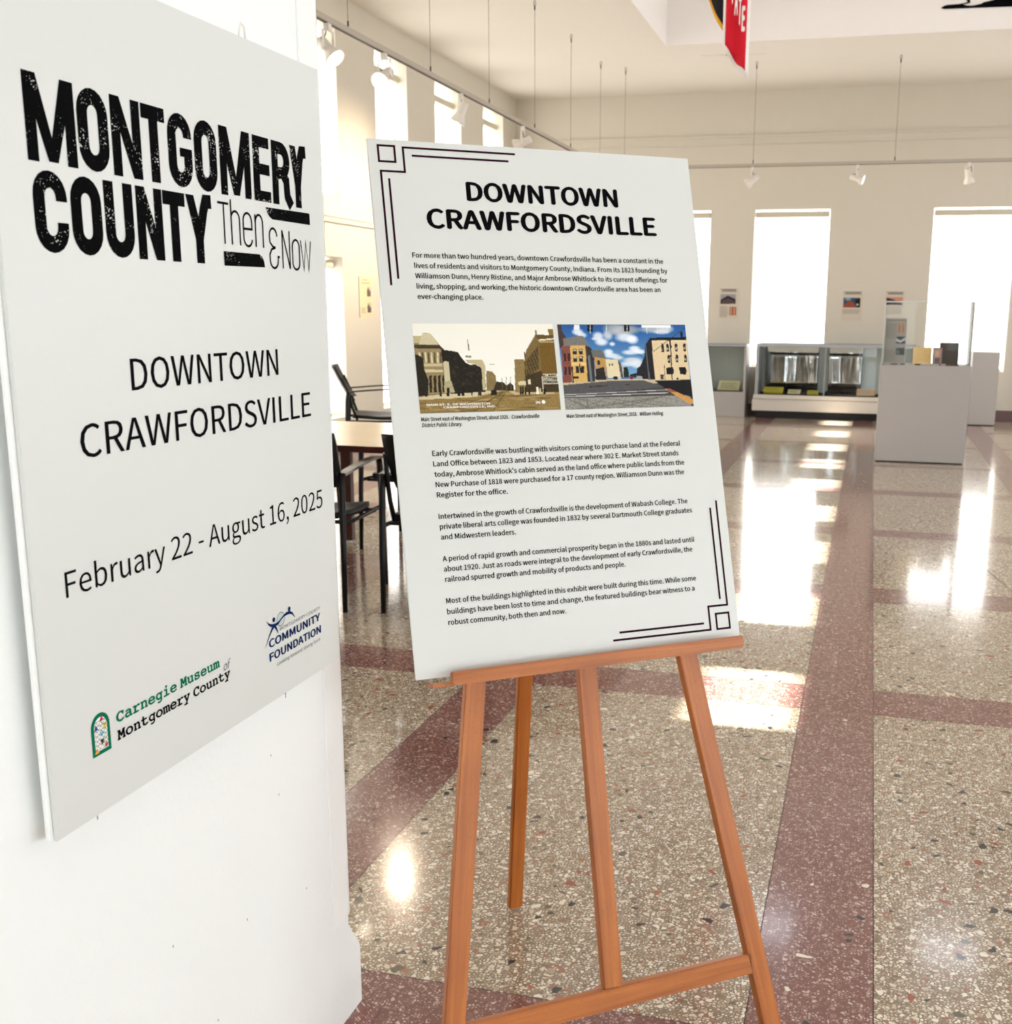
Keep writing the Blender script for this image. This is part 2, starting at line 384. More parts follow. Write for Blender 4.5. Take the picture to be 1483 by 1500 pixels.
class Flat:
    """2-D shapes printed on a plane frame (x right, y up)"""
    def __init__(s): s.v = []; s.f = []; s.n = 0
    def add(s, vs, fs):
        s.n = (s.n + 1) % 14; dz = s.n * 1e-5       # overlapping strokes never lie in exactly one plane
        k = len(s.v); s.v += [(v[0], v[1], v[2] if len(v) > 2 else dz) for v in vs]; s.f += [tuple(i + k for i in f) for f in fs]; return s
    def poly(s, pts): return s.add(pts, [tuple(range(len(pts)))])
    def rect(s, x0, x1, y0, y1): return s.poly([(x0, y0), (x1, y0), (x1, y1), (x0, y1)])
    def ribbon(s, pts, w, closed=False):
        P = [Vector((p[0], p[1])) for p in pts]; n = len(P); vs = []
        ws = w if isinstance(w, (list, tuple)) else [w] * n
        for i in range(n):
            a = P[(i - 1) % n] if (closed or i) else P[0]; b = P[(i + 1) % n] if (closed or i < n - 1) else P[-1]
            d1 = (P[i] - a); d2 = (b - P[i])
            if d1.length < 1e-9: d1 = d2
            if d2.length < 1e-9: d2 = d1
            d1.normalize(); d2.normalize(); t = (d1 + d2)
            t = t.normalized() if t.length > 1e-6 else d1
            nn = Vector((-t.y, t.x)); k = 1 / max(0.35, nn.dot(Vector((-d1.y, d1.x))))
            vs += [P[i] + nn * ws[i] / 2 * k, P[i] - nn * ws[i] / 2 * k]
        fs = [(2 * i, 2 * i + 1, (2 * i + 3) % (2 * n), (2 * i + 2) % (2 * n)) for i in range(n if closed else n - 1)]
        return s.add(vs, fs)
    def text(s, t, x0, x1, base, cap, key='sans', offset=0.0, res=3, shear=0.0, spacing=1.0):
        vs, fs = raw_text(t, key, offset, res, spacing)
        if not len(vs): return s
        sy = cap / cap_h(key); xs = vs[:, 0]; sx = (x1 - x0) / (xs.max() - xs.min()) if x1 is not None else sy
        out = np.zeros((len(vs), 3)); out[:, 2] = vs[:, 2] if vs.shape[1] > 2 else 0; out[:, 0] = x0 + (xs - xs.min()) * sx + vs[:, 1] * sy * shear; out[:, 1] = base + vs[:, 1] * sy
        return s.add(out.tolist(), fs)
    def build(s, name, material, parent, fr, lift=0.0004):
        me = bpy.data.meshes.new(name); me.from_pydata([(x, y, lift + z) for x, y, z in s.v], [], s.f); me.materials.append(material)
        return reg(bpy.data.objects.new(name, me), parent, fr)

class Canvas:
    """tiny painter: a fine grid of coloured cells printed flat"""
    def __init__(s, w, h, bg=(255, 255, 255)):
        s.w, s.h = w, h; s.a = np.ones((h, w, 3)) * np.array(bg, float)
        yy, xx = np.mgrid[0:h, 0:w]; s.X = (xx + .5) / w; s.Y = (yy + .5) / h
        s.rng = np.random.default_rng(w * 7 + h)
    def inside(s, pts):
        m = np.zeros((s.h, s.w), bool); n = len(pts)
        for i in range(n):
            x0, y0 = pts[i]; x1, y1 = pts[(i + 1) % n]
            if y0 == y1: continue
            c = ((y0 > s.Y) != (y1 > s.Y)) & (s.X < (x1 - x0) * (s.Y - y0) / (y1 - y0) + x0); m ^= c
        return m
    def poly(s, pts, col, noise=0, k=1.0):
        m = s.inside(pts); s.put(m, col, noise, k); return s
    def put(s, m, col, noise=0, k=1.0):
        c = np.array(col, float); t = s.a[m] * (1 - k) + c * k
        if noise: t = t + s.rng.normal(0, noise, (t.shape[0], 1))
        s.a[m] = t
    def rect(s, x0, x1, y0, y1, col, noise=0, k=1.0): return s.poly([(x0, y0), (x1, y0), (x1, y1), (x0, y1)], col, noise, k)
    def line(s, x0, y0, x1, y1, wd, col, k=1.0):
        ar = s.w / s.h; dx, dy = (x1 - x0) * ar, y1 - y0; L2 = dx * dx + dy * dy + 1e-12
        t = np.clip(((s.X - x0) * ar * dx + (s.Y - y0) * dy) / L2, 0, 1)
        d = np.hypot((s.X - x0) * ar - t * dx, s.Y - y0 - t * dy); s.put(d < wd / 2, col, 0, k); return s
    def blob(s, x, y, rx, ry, col, k=1.0, soft=True, noise=0):
        d = ((s.X - x) / rx) ** 2 + ((s.Y - y) / ry) ** 2
        if soft:
            wgt = (np.clip(1.2 - d, 0, 1) * k)[..., None]; s.a = s.a * (1 - wgt) + np.array(col, float) * wgt
        else: s.put(d < 1, col, noise, k)
        return s
    def grad(s, y0, y1, c0, c1):
        t = np.clip((s.Y - y0) / (y1 - y0), 0, 1)[..., None]; m = (s.Y >= y0) & (s.Y <= y1)
        s.a[m] = (np.array(c0) * (1 - t) + np.array(c1) * t)[m]; return s
    def build(s, name, parent, fr, x0, x1, y0, y1, lift=0.0005):
        """print between x0..x1, y0(bottom)..y1(top) on frame fr"""
        w, h = s.w, s.h
        gx = np.linspace(x0, x1, w); gy = np.linspace(y1, y0, h); GX, GY = np.meshgrid(gx, gy)
        co = np.stack([GX, GY, np.full_like(GX, lift)], -1).reshape(-1, 3)
        i = np.arange(w * h).reshape(h, w); q = np.stack([i[:-1, :-1], i[1:, :-1], i[1:, 1:], i[:-1, 1:]], -1).reshape(-1, 4)
        me = bpy.data.meshes.new(name); me.vertices.add(len(co)); me.vertices.foreach_set('co', co.ravel())
        me.loops.add(q.size); me.loops.foreach_set('vertex_index', q.ravel().astype(np.int32))
        me.polygons.add(len(q)); me.polygons.foreach_set('loop_start', np.arange(0, q.size, 4, dtype=np.int32))
        try: me.polygons.foreach_set('loop_total', np.full(len(q), 4, dtype=np.int32))
        except Exception: pass
        me.update(calc_edges=True)
        c = np.clip(s.a / 255, 0, 1); lin = np.where(c <= .04045, c / 12.92, ((c + .055) / 1.055) ** 2.4)
        at = me.color_attributes.new('ink', 'FLOAT_COLOR', 'POINT')
        at.data.foreach_set('color', np.concatenate([lin, np.ones((h, w, 1))], -1).ravel().astype(np.float32))
        me.materials.append(M_print)
        return reg(bpy.data.objects.new(name, me), parent, fr)

I4 = Matrix.Identity(4)
XL, XR, YB, YF, ZC = -5.086, 6.0, 16.05, -4.0, 4.33

# ================================================================== THE SETTING
# ---- floor: cement slab showing in the joints, terrazzo panels and strips laid in it
fl = MB().box(XL, XR, YF, YB, -0.06, -0.0012).build('floor', M_tz_slab); tag(fl, kind='structure')
xs_c = [-3.99, -2.66, -1.335, -0.042, 1.30, 2.63, 3.96, 5.29]; XW = 0.26
ys_c = [(-3.4, -3.13), (-1.62, -1.35), (0.08, 0.35), (1.79, 2.062), (4.03, 4.31), (5.70, 6.01), (7.46, 7.69), (9.23, 9.47), (10.92, 11.10), (12.62, 12.80), (14.32, 14.50)]
G = 0.0012
def slab_piece(name, x0, x1, y0, y1, m):
    b = MB().box(x0 + G, x1 - G, y0 + G, y1 - G, -0.02, 0.0)
    return b.build(name, m, fl)
xe = [XL] + [v for c in xs_c for v in (c - XW / 2, c + XW / 2)] + [XR]
ye = [YF] + [v for a in ys_c for v in a] + [YB]
for i in range(0, len(xe) - 1):
    if i % 2 == 1:
        slab_piece('terrazzo_strip', xe[i], xe[i + 1], YF, YB, M_tz_red)
    else:
        for j in range(len(ye) - 1):
            if j % 2 == 1: slab_piece('terrazzo_strip', xe[i], xe[i + 1], ye[j], ye[j + 1], M_tz_red)
            else: slab_piece('terrazzo_panel', xe[i], xe[i + 1], ye[j], ye[j + 1], M_tz_beige)

def ribbon3(pts, w, z, name, parent, m):
    F = Flat().ribbon(pts, w); return F.build(name, m, parent, Matrix.Translation((0, 0, z)), 0.0)

# ---- walls built from piers, sills and lintels around the openings
def wall_with_openings(name, axis, pos, thick, a0, a1, z0, z1, openings, m):
    """axis 'x': wall at x=pos running along y.  axis 'y': wall at y=pos running along x.  openings=(b0,b1,c0,c1)"""
    b = MB()
    cuts = sorted({a0, a1} | {o[0] for o in openings} | {o[1] for o in openings})
    for p, q in zip(cuts[:-1], cuts[1:]):
        mid = (p + q) / 2; spans = sorted((o[2], o[3]) for o in openings if o[0] < mid < o[1]); z = z0
        for c0, c1 in spans + [(z1, z1)]:
            if c0 > z + 1e-6:
                if axis == 'x': b.box(pos, pos + thick, p, q, z, c0)
                else: b.box(p, q, pos, pos + thick, z, c0)
            z = c1
    o = b.build(name, m); tag(o, kind='structure'); return o
win_y = [(4.50, 5.35), (6.17, 7.02), (7.87, 8.71), (9.56, 10.41), (11.29, 12.12), (12.95, 13.82), (14.66, 15.48)]
openL = [(a, b, 2.49, 4.04) for a, b in win_y] + [(a, b, 0.36, 1.92) for a, b in win_y]
wL = wall_with_openings('wall_left', 'x', XL, -0.34, YF, YB, 0, ZC, openL, M_wall)
win_x = [(-4.50, -3.49), (-3.29, -2.257), (-1.65, -0.639), (0.704, 1.735), (3.08, 4.11)]
win_x = [(-3.29, -2.257), (-1.65, -0.639), (0.704, 1.735), (3.08, 4.11)]
openB = [(a, b, 0.66, 2.79) for a, b in win_x]
wB = wall_with_openings('wall_back', 'y', YB, 0.34, XL, XR, 0, ZC, openB, M_wall)
sun_y = [3.765 + 1.372 * k for k in range(0, 9)]
near_fill_y = [3.765 - 1.372 * k for k in range(1, 6)]  # unseen windows added towards the camera, their glowing shades light the column
openR = [(a, a + 0.69, 0.66, 3.02) for a in sun_y if a + 0.75 < YB] + [(a, a + 0.95, 0.66, 3.02) for a in near_fill_y]
wR = wall_with_openings('wall_right', 'x', XR, 0.10, YF, YB, 0, ZC, openR, M_wall)
openF = [(-0.4, 1.0, 0.0, 2.6), (1.6, 3.0, 0.5, 2.9), (3.6, 5.0, 0.5, 2.9)]
wF = wall_with_openings('wall_front', 'y', YF, -0.3, XL, XR, 0, ZC, openF, M_wall)

wn_ = [0]
def window(axis, pos, sgn, a0, a1, c0, c1, depth, shade_m, gap=0.03, valance=True, glass=False):
    """sgn = direction out of the room along the wall's normal"""
    wn_[0] += 1
    def bx(b, p0, p1, q0, q1, z0, z1):
        lo, hi = sorted((pos + sgn * p0, pos + sgn * p1))
        if axis == 'x': b.box(lo, hi, q0, q1, z0, z1)
        else: b.box(q0, q1, lo, hi, z0, z1)
        return b
    f = MB(); t = 0.03
    for q0, q1, z0, z1 in ((a0, a0 + t, c0, c1), (a1 - t, a1, c0, c1), (a0 + t, a1 - t, c0, c0 + t), (a0 + t, a1 - t, c1 - t, c1)):
        bx(f, depth, depth + 0.05, q0, q1, z0, z1)
    w = f.build('window_%d' % wn_[0], M_frame); tag(w, kind='structure')
    g = bx(MB(), depth + 0.02, depth + 0.026, a0 + t, a1 - t, c0 + t, c1 - t).build('pane', M_glass, w)
    zt = c1 - gap
    s = bx(MB(), depth - 0.03, depth - 0.024, a0 + 0.004, a1 - 0.004, c0 + 0.004, (c1 - .003) if valance else zt - 0.02).build('roller_shade', shade_m, w)
    if valance:
        bx(MB(), depth - 0.11, depth - 0.02, a0 + 0.01, a1 - 0.01, zt - 0.075, zt).build('valance', M_valance, w, bevel=0.006)
    bx(MB(), depth - 0.04, depth - 0.02, a0 + 0.01, a1 - 0.01, c0 + 0.004, c0 + 0.03).build('hem_bar', M_frame, w)
    return w
for a, b in win_y:
    window('x', XL, -1, a, b, 2.49, 4.04, 0.20, M_shade, gap=0.13)
    window('x', XL, -1, a, b, 0.36, 1.92, 0.20, M_shade, gap=0.03)
for a, b in win_x:
    window('y', YB, 1, a, b, 0.66, 2.79, 0.14, M_shade, gap=0.03)
for o in openR:
    window('x', XR, 1, o[0], o[1], o[2], o[3], 0.045, M_shade_r, gap=0.19, valance=(o[1] - o[0] > 0.9))
# bright strip above the left-wall valances is the glowing shade carried to full height

# front wall: unseen entrance and two windows, added behind the camera as glowing fill
for i, o in enumerate(openF):
    f = MB()
    x0, x1, z0, z1 = o
    for q in ((x0, x0 + .06, z0, z1), (x1 - .06, x1, z0, z1), (x0, x1, z1 - .06, z1), (x0, x1, z0, z0 + .08), ((x0 + x1) / 2 - .03, (x0 + x1) / 2 + .03, z0, z1)):
        f.box(q[0], q[1], YF - 0.16, YF - 0.10, q[2], q[3])
    if i == 0: w = f.build('fill_door_1', M_frame)
    else:
        wn_[0] += 1; w = f.build('window_%d' % wn_[0], M_frame)
    tag(w, kind='structure')
    MB().box(x0 + .06, x1 - .06, YF - 0.14, YF - 0.13, z0 + .08, z1 - .06).build('pane', M_front, w)

# ---- ceiling with a raised coffer
CX0, CX1, CY0, CY1, CZ = -2.42, 5.0, 1.2, 13.22, 5.15
cb = MB()
cb.box(XL - .3, CX0, YF - .3, YB + .3, ZC, ZC + .1).box(CX1, XR + .3, YF - .3, YB + .3, ZC, ZC + .1)
cb.box(CX0, CX1, YF - .3, CY0, ZC, ZC + .1).box(CX0, CX1, CY1, YB + .3, ZC, ZC + .1)
ceil = cb.build('ceiling', M_ceil); tag(ceil, kind='structure')
MB().box(CX0 - .05, CX0, CY0 - .05, CY1 + .05, ZC + .1, CZ).box(CX1, CX1 + .05, CY0 - .05, CY1 + .05, ZC + .1, CZ) \
    .box(CX0, CX1, CY0 - .05, CY0, ZC + .1, CZ).box(CX0, CX1, CY1, CY1 + .05, ZC + .1, CZ).build('coffer_side', M_coffer, ceil)
MB().box(CX0, CX1, CY1 - 0.006, CY1 - 0.0, ZC, ZC + .1).box(CX0, CX0 + .006, CY0, CY1 - 0.006, ZC, ZC + .1).box(CX1 - .006, CX1, CY0, CY1 - .006, ZC, ZC + .1).build('coffer_trim', M_coffer, ceil)
MB().box(CX0 - .05, CX1 + .05, CY0 - .05, CY1 + .05, CZ, CZ + .1).build('coffer_top', M_coffer, ceil)
# plaster crack with a patched ring
F = Flat()
F.ribbon([(-2.12, 13.80), (-1.95, 13.825), (-1.80, 13.83), (-1.70, 13.84)], 0.006)
F.ribbon([(-1.62, 13.85), (-1.50, 13.86), (-1.36, 13.862)], 0.006)
F.ribbon([(-1.74 + 0.09 * math.cos(a), 13.84 + 0.10 * math.sin(a)) for a in [i * math.pi / 8 for i in range(16)]], 0.006, True)
for k in range(9):
    a = k * 0.7; F.ribbon([(-1.74 + 0.1 * math.cos(a), 13.84 + 0.12 * math.sin(a)), (-1.74 + (0.16 + .03 * (k % 3)) * math.cos(a + .2), 13.84 + 0.2 * math.sin(a + .2))], 0.003)
F.build('ceiling_crack', M_crack, ceil, Matrix.Translation((0, 0, ZC)), -0.001)
# crack in the terrazzo at the right
F = Flat(); F.ribbon([(0.72, 6.62), (0.80, 6.15), (0.79, 5.60), (0.86, 5.20), (0.88, 4.85), (0.90, 4.62), (0.97, 4.30), (1.0, 4.05), (1.06, 3.8), (1.04, 3.5)], 0.0045)
F.build('floor_crack', M_crack, fl, I4, 0.0006)

# ---- mouldings and bases
def trimrail(n, axis, pos, sgn, a0, a1, z0, z1, d=0.03, m=M_wall, name='trim_%d'):
    b = MB()
    def bx(p1, zz0, zz1):
        lo, hi = sorted((pos, pos - sgn * p1))
        if axis == 'x': b.box(lo, hi, a0, a1, zz0, zz1)
        else: b.box(a0, a1, lo, hi, zz0, zz1)
    bx(d, z1 - 0.025, z1); bx(d * 0.45, z0 + 0.02, z1 - 0.025); bx(d * 0.8, z0, z0 + 0.02)
    o = b.build(name % n if '%' in name else name, m); tag(o, kind='structure'); return o
trimrail(1, 'y', YB, 1, XL, XR, 3.64, 3.757, 0.035)
trimrail(2, 'x', XL, -1, YF, YB, 2.235, 2.31, 0.035)
def baseboard(name, b): o = b.build(name, M_base, bevel=0.004); tag(o, kind='structure')
baseboard('baseboard_back', MB().box(XL + .02, XR - .02, YB - .02, YB, 0, .145))
baseboard('baseboard_left', MB().box(XL, XL + .02, YF + .02, YB - .02, 0, .145))
baseboard('baseboard_right', MB().box(XR - .02, XR, YF + .02, YB - .02, 0, .145))

# ---- the white column the first board hangs on
XC = -0.947
cm = MB().box(XC - .75, XC, 0.42, 1.863, 0.0, ZC)
# plinth with sloped shoulder
cm.add([(XC - .75, 1.863, 0), (XC, 1.863, 0), (XC, 1.911, 0), (XC - .75, 1.911, 0),
        (XC - .75, 1.863, .236), (XC, 1.863, .236), (XC, 1.911, .162), (XC - .75, 1.911, .162)],
       [(0, 1, 5, 4), (1, 2, 6, 5), (2, 3, 7, 6), (3, 0, 4, 7), (4, 5, 6, 7), (0, 3, 2, 1)])
column = cm.build('column', M_column); tag(column, label='white painted square column carrying the exhibition board', kind='structure')
MB().box(XC, XC + .003, 1.797, 1.866, 0.262, ZC - .002).box(XC - .06, XC + .003, 1.863, 1.866, 0.262, ZC - .002).build('corner_guard', M_guard, column, bevel=0.001)
b = MB(); pr = [(0, .001), (.030, .001), (.020, .008), (.009, .020), (0, .036)]
vs = []
for k, (yy_, flip) in enumerate(((0.42, 0), (1.911, 1))):
    vs += [(XC + p, yy_ + (p if flip else 0), z) for p, z in pr]
vs += [(XC - .75, 1.911 + p, z) for p, z in pr]
fs = []
for k in (0, 1):
    for q in range(4): a = k * 5 + q; fs.append((a, a + 1, a + 6, a + 5))
fs += [(0, 1, 2, 3, 4), (10, 11, 12, 13, 14)]
b.add(vs, fs)
b.build('cove_base', M_tz_red, column)
# small nicks and pin holes in the paint
F = Flat()
for (y, z) in ((1.30, .52), (1.62, .62), (1.50, .45), (1.40, .33), (1.70, .40), (1.60, .70)):
    F.rect(y, y + .0016, z, z + .004)
F.build('paint_nick', M_crack, column, frame((XC, 0, 0), (0, 1, 0), (0, 0, 1)), 0.0006)

# ================================================================== BOARD ON THE COLUMN
XB = -0.919
BY0, BY1, BZ0, BZ1 = 1.057, 1.812, 0.812, 1.834
wb_root = empty('exhibition_board', (XB, (BY0 + BY1) / 2, BZ0), label='large white exhibition title board hung on the white column, headed MONTGOMERY COUNTY', cat='board')
MB().box(XB - .0055, XB, BY0, BY1, BZ0, BZ1).build('front_sheet', M_foam, wb_root, bevel=0.0006)
MB().box(XB - .0120, XB - .0062, BY0 - .006, BY1 - .004, BZ0 + .003, BZ1 - .004).build('backing_sheet', M_foamcore, wb_root, bevel=0.0006)
for y, z in ((1.2, 1.0), (1.65, 1.0), (1.2, 1.7), (1.65, 1.7)):
    MB().box(XC, XB - .012, y - .02, y + .02, z - .02, z + .02).build('mounting_spacer', M_foamcore, wb_root)
FR = frame((XB, 0, 0), (0, 1, 0), (0, 0, 1))     # print plane: x = world y, y = world z
MB().tube([(XB - .004, 1.575, 1.832), (XB - .003, 1.577, 1.846), (XB - .004, 1.583, 1.855), (XB - .003, 1.590, 1.851), (XB - .004, 1.594, 1.832)], 0.0016, 6).build('hanging_loop', M_rope, wb_root)

# heavy condensed block letters made of ribbons and bars
def arc(cx, cy, rx, ry, a0, a1, n=10):
    return [(cx + rx * math.cos(math.radians(a0 + (a1 - a0) * i / n)), cy + ry * math.sin(math.radians(a0 + (a1 - a0) * i / n))) for i in range(n + 1)]
def glyph(F, ch, x0, x1, y0, y1, t):
    w, h = x1 - x0, y1 - y0; a, b = x0 + t / 2, x1 - t / 2; c, d = y0 + t / 2, y1 - t / 2; r = (b - a) / 2; mx = (a + b) / 2; ry = r * 1.05
    if ch == 'O':
        F.ribbon(arc(mx, d - ry, r, ry, 0, 180) + arc(mx, c + ry, r, ry, 180, 360), t, True)
    elif ch == 'C':
        F.ribbon([(b, y0 + h * .64)] + arc(mx, d - ry, r, ry, 0, 180) + arc(mx, c + ry, r, ry, 180, 360) + [(b, y0 + h * .38)], t)
    elif ch == 'G':
        F.ribbon([(b, y0 + h * .68)] + arc(mx, d - ry, r, ry, 0, 180) + arc(mx, c + ry, r, ry, 180, 360) + [(b, y0 + h * .52)], t)
        F.rect(mx - t * .05, x1, y0 + h * .42, y0 + h * .54)
    elif ch == 'U':
        F.ribbon([(a, y1)] + arc(mx, c + ry, r, ry, 180, 360) + [(b, y1)], t)
    elif ch == 'T':
        F.rect(x0, x1, y1 - t * .95, y1); F.rect(mx - t / 2, mx + t / 2, y0, y1 - t * .9)
    elif ch == 'E':
        F.rect(x0, x0 + t, y0, y1)
        for yy in (y0, y0 + h / 2 - t * .42, y1 - t * .85): F.rect(x0 + t * .9, x1 - (t * .1 if yy != y0 else 0), yy, yy + t * .85)
    elif ch == 'N':
        F.rect(x0, x0 + t * .92, y0, y1); F.rect(x1 - t * .92, x1, y0, y1)
        F.poly([(x0, y1), (x0 + t * .98, y1), (x1, y0), (x1 - t * .98, y0)])
    elif ch == 'M':
        m = (x0 + x1) / 2
        F.rect(x0, x0 + t * .95, y0, y1); F.rect(x1 - t * .95, x1, y0, y1)
        F.poly([(x0, y1), (x0 + t * 1.15, y1), (m + t * .42, y0 + h * .02), (m - t * .42, y0 + h * .02)])
        F.poly([(x1 - t * 1.15, y1), (x1, y1), (m + t * .42, y0 + h * .02), (m - t * .42, y0 + h * .02)])
    elif ch == 'R':
        F.rect(x0, x0 + t, y0, y1); r2 = (b - x0 - t * .6)
        F.ribbon([(x0 + t * .5, d)] + arc(b - r, d - h * .20 , r, h * .20 + 0, 90, -90) + [(x0 + t * .5, d - h * .40)], t)
        F.ribbon([(mx + t * .1, y0 + h * .52), (b - t * .15, y0 + h * .40), (b - t * .05, y0 + h * .15), (x1 + t * .12, y0 - h * .0)], t)
    elif ch == 'Y':
        F.poly([(x0, y1), (x0 + t, y1), (mx + t * .45, y0 + h * .42), (mx - t * .52, y0 + h * .36)])
        F.ribbon([(mx, y0 + h * .36), (b - t * .35, y0 + h * .80), (b - t * .05, y0 + h * .93), (x1 + t * .2, y1 - t * .3)], t)
        F.rect(mx - t / 2, mx + t / 2, y0, y0 + h * .46)
F = Flat()
edges = [1.110, 1.193, 1.197, 1.253, 1.259, 1.317, 1.320, 1.370, 1.375, 1.430, 1.436, 1.491, 1.499, 1.582, 1.590, 1.640, 1.646, 1.702, 1.703, 1.753]
for k, ch in enumerate('MONTGOMERY'): glyph(F, ch, edges[2 * k], edges[2 * k + 1], 1.606, 1.701, 0.0188)
F.build('title_lettering', M_distress, wb_root, FR)
F = Flat()
edges = [1.112, 1.168, 1.174, 1.229, 1.235, 1.291, 1.298, 1.353, 1.355, 1.405, 1.408, 1.466]
for k, ch in enumerate('COUNTY'): glyph(F, ch, edges[2 * k], edges[2 * k + 1], 1.507, 1.598, 0.0188)
F.build('title_lettering', M_distress, wb_root, FR)
F = Flat()
t = 0.0034
def ln(*p, w=t): F.ribbon(list(p), w)
ln((1.486, 1.594), (1.515, 1.594)); ln((1.5015, 1.594), (1.5015, 1.537))
ln((1.521, 1.601), (1.521, 1.537)); F.ribbon([(1.521, 1.570)] + arc(1.532, 1.573, 0.0115, .012, 170, 0) + [(1.5435, 1.537)], t)
F.ribbon([(1.554, 1.562), (1.5775, 1.562)] + arc(1.5655, 1.573, 0.012, .012, 0, 180) + arc(1.5655, 1.549, 0.012, .012, 180, 350), t)
ln((1.588, 1.585), (1.588, 1.537)); F.ribbon([(1.588, 1.570)] + arc(1.599, 1.573, 0.0105, .012, 170, 0) + [(1.6095, 1.537)], t)
# ampersand like a reversed three
F.ribbon(arc(1.640, 1.556, 0.0115, .012, 0, 180) + [(1.630, 1.546), (1.638, 1.540), (1.646, 1.539)], t)
F.ribbon([(1.646, 1.539), (1.634, 1.536), (1.628, 1.528)] + arc(1.6405, 1.520, 0.0125, .0125, 190, 360) + [(1.653, 1.525), (1.658, 1.525)], t)
ln((1.668, 1.567), (1.668, 1.508)); ln((1.668, 1.567), (1.691, 1.508)); ln((1.691, 1.508), (1.691, 1.567))
F.ribbon(arc(1.7115, 1.543, 0.0115, .0115, 0, 180) + arc(1.7115, 1.519, 0.0115, .0115, 180, 360), t, True)
ln((1.728, 1.555), (1.7375, 1.508), (1.7455, 1.554), (1.754, 1.508), (1.7625, 1.555), w=0.003)
F.build('title_script', M_black, wb_root, FR)
F = Flat()
F.poly([(1.621, 1.5985), (1.763, 1.6000), (1.7635, 1.5815), (1.640, 1.5815), (1.631, 1.5855), (1.625, 1.5915)])
F.poly([(1.496, 1.5265), (1.597, 1.5265), (1.604, 1.523), (1.609, 1.5165), (1.611, 1.5075), (1.4965, 1.5060)])
F.build('title_bar', M_distress, wb_root, FR)
Flat().text('DOWNTOWN', 1.262, 1.637, 1.3410, 0.0405, offset=.004).build('subtitle_lettering', M_black, wb_root, FR)
Flat().text('CRAWFORDSVILLE', 1.156, 1.740, 1.2660, 0.0405, offset=.004).build('subtitle_lettering', M_black, wb_root, FR)
F = Flat().text('February 22 - August 16, 2025', 1.1085, 1.769, 1.1035, 0.0315)
F.build('date_lettering', M_black, wb_root, FR)
# museum emblem: green arched window with triangular leaded panes
def bold_serif(s):
    out = ''
    for ch in s:
        if 'A' <= ch <= 'Z': out += chr(0x1D670 + ord(ch) - 65)
        elif 'a' <= ch <= 'z': out += chr(0x1D68A + ord(ch) - 97)
        else: out += ch
    return out
F = Flat().text(bold_serif('Carnegie Museum'), 1.1805, 1.423, 0.9185, 0.0150, key='builtin', offset=0.034)
F.build('museum_name', M_green, wb_root, FR)
F = Flat().text(bold_serif('Montgomery County'), 1.1795, 1.449, 0.8945, 0.0150, key='builtin', offset=0.030)
F.build('museum_name', M_black, wb_root, FR)
F = Flat().text('of', 1.431, 1.448, 0.9085, 0.0150, key='builtin', shear=.25)
F.build('museum_name', M_grey_ink, wb_root, FR)
ax0, ax1, az0, azm = 1.1310, 1.1670, 0.8890, 0.9255
mid = (ax0 + ax1) / 2; rr = (ax1 - ax0) / 2
F = Flat().poly([(ax0, az0), (ax1, az0)] + arc(mid, azm, rr, rr, 0, 180, 16)); F.build('museum_emblem', M_green, wb_root, FR, 0.0004)
F = Flat().poly([(ax0 + .0055, az0 + .0055), (ax1 - .0055, az0 + .0055)] + arc(mid, azm, rr - .0055, rr - .0055, 0, 180, 16)); F.build('emblem_pane', M_white_ink, wb_root, FR, 0.0006)
cols = {'r': rgb(196, 40, 60), 'b': rgb(30, 70, 150), 'y': rgb(240, 200, 60), 'c': rgb(90, 200, 220), 'k': rgb(14, 30, 26), 'o': rgb(240, 160, 60)}
for k, (px, pz, up) in {'r': (1.1515, .936, 1), 'b': (1.1400, .926, 1), 'y': (1.1570, .9235, -1), 'c': (1.1500, .9150, -1), 'k': (1.1500, .9045, -1), 'o': (1.1385, .8960, 1)}.items():
    F = Flat().poly([(px - .0042, pz - .0034 * up), (px + .0042, pz - .0034 * up), (px, pz + .0038 * up)]); F.build('emblem_pane', mat('pane_ink_' + k, cols[k], 0.4), wb_root, FR, 0.0009)
F = Flat().poly([(1.1535, .9005), (1.1612, .9005), (1.1575, .8940)]); F.build('emblem_pane', mat('pane_ink_r', cols['r'], 0.4), wb_root, FR, 0.0009)
F = Flat(); xa, xb2 = ax0 + .0055, ax1 - .0055
for k in range(7):
    z = az0 + .0075 + k * .0062
    F.ribbon([(xa, z), (xb2, z)], .0005)
    for q in range(3):
        x = xa + (xb2 - xa) * q / 3; dx = (xb2 - xa) / 3
        F.ribbon([(x, z), (x + dx / 2, z + .0062)], .0005) if z + .0062 < .938 else None
        F.ribbon([(x + dx / 2, z + .0062), (x + dx, z)], .0005) if z + .0062 < .938 else None
F.build('emblem_leading', M_black, wb_root, FR, 0.0011)
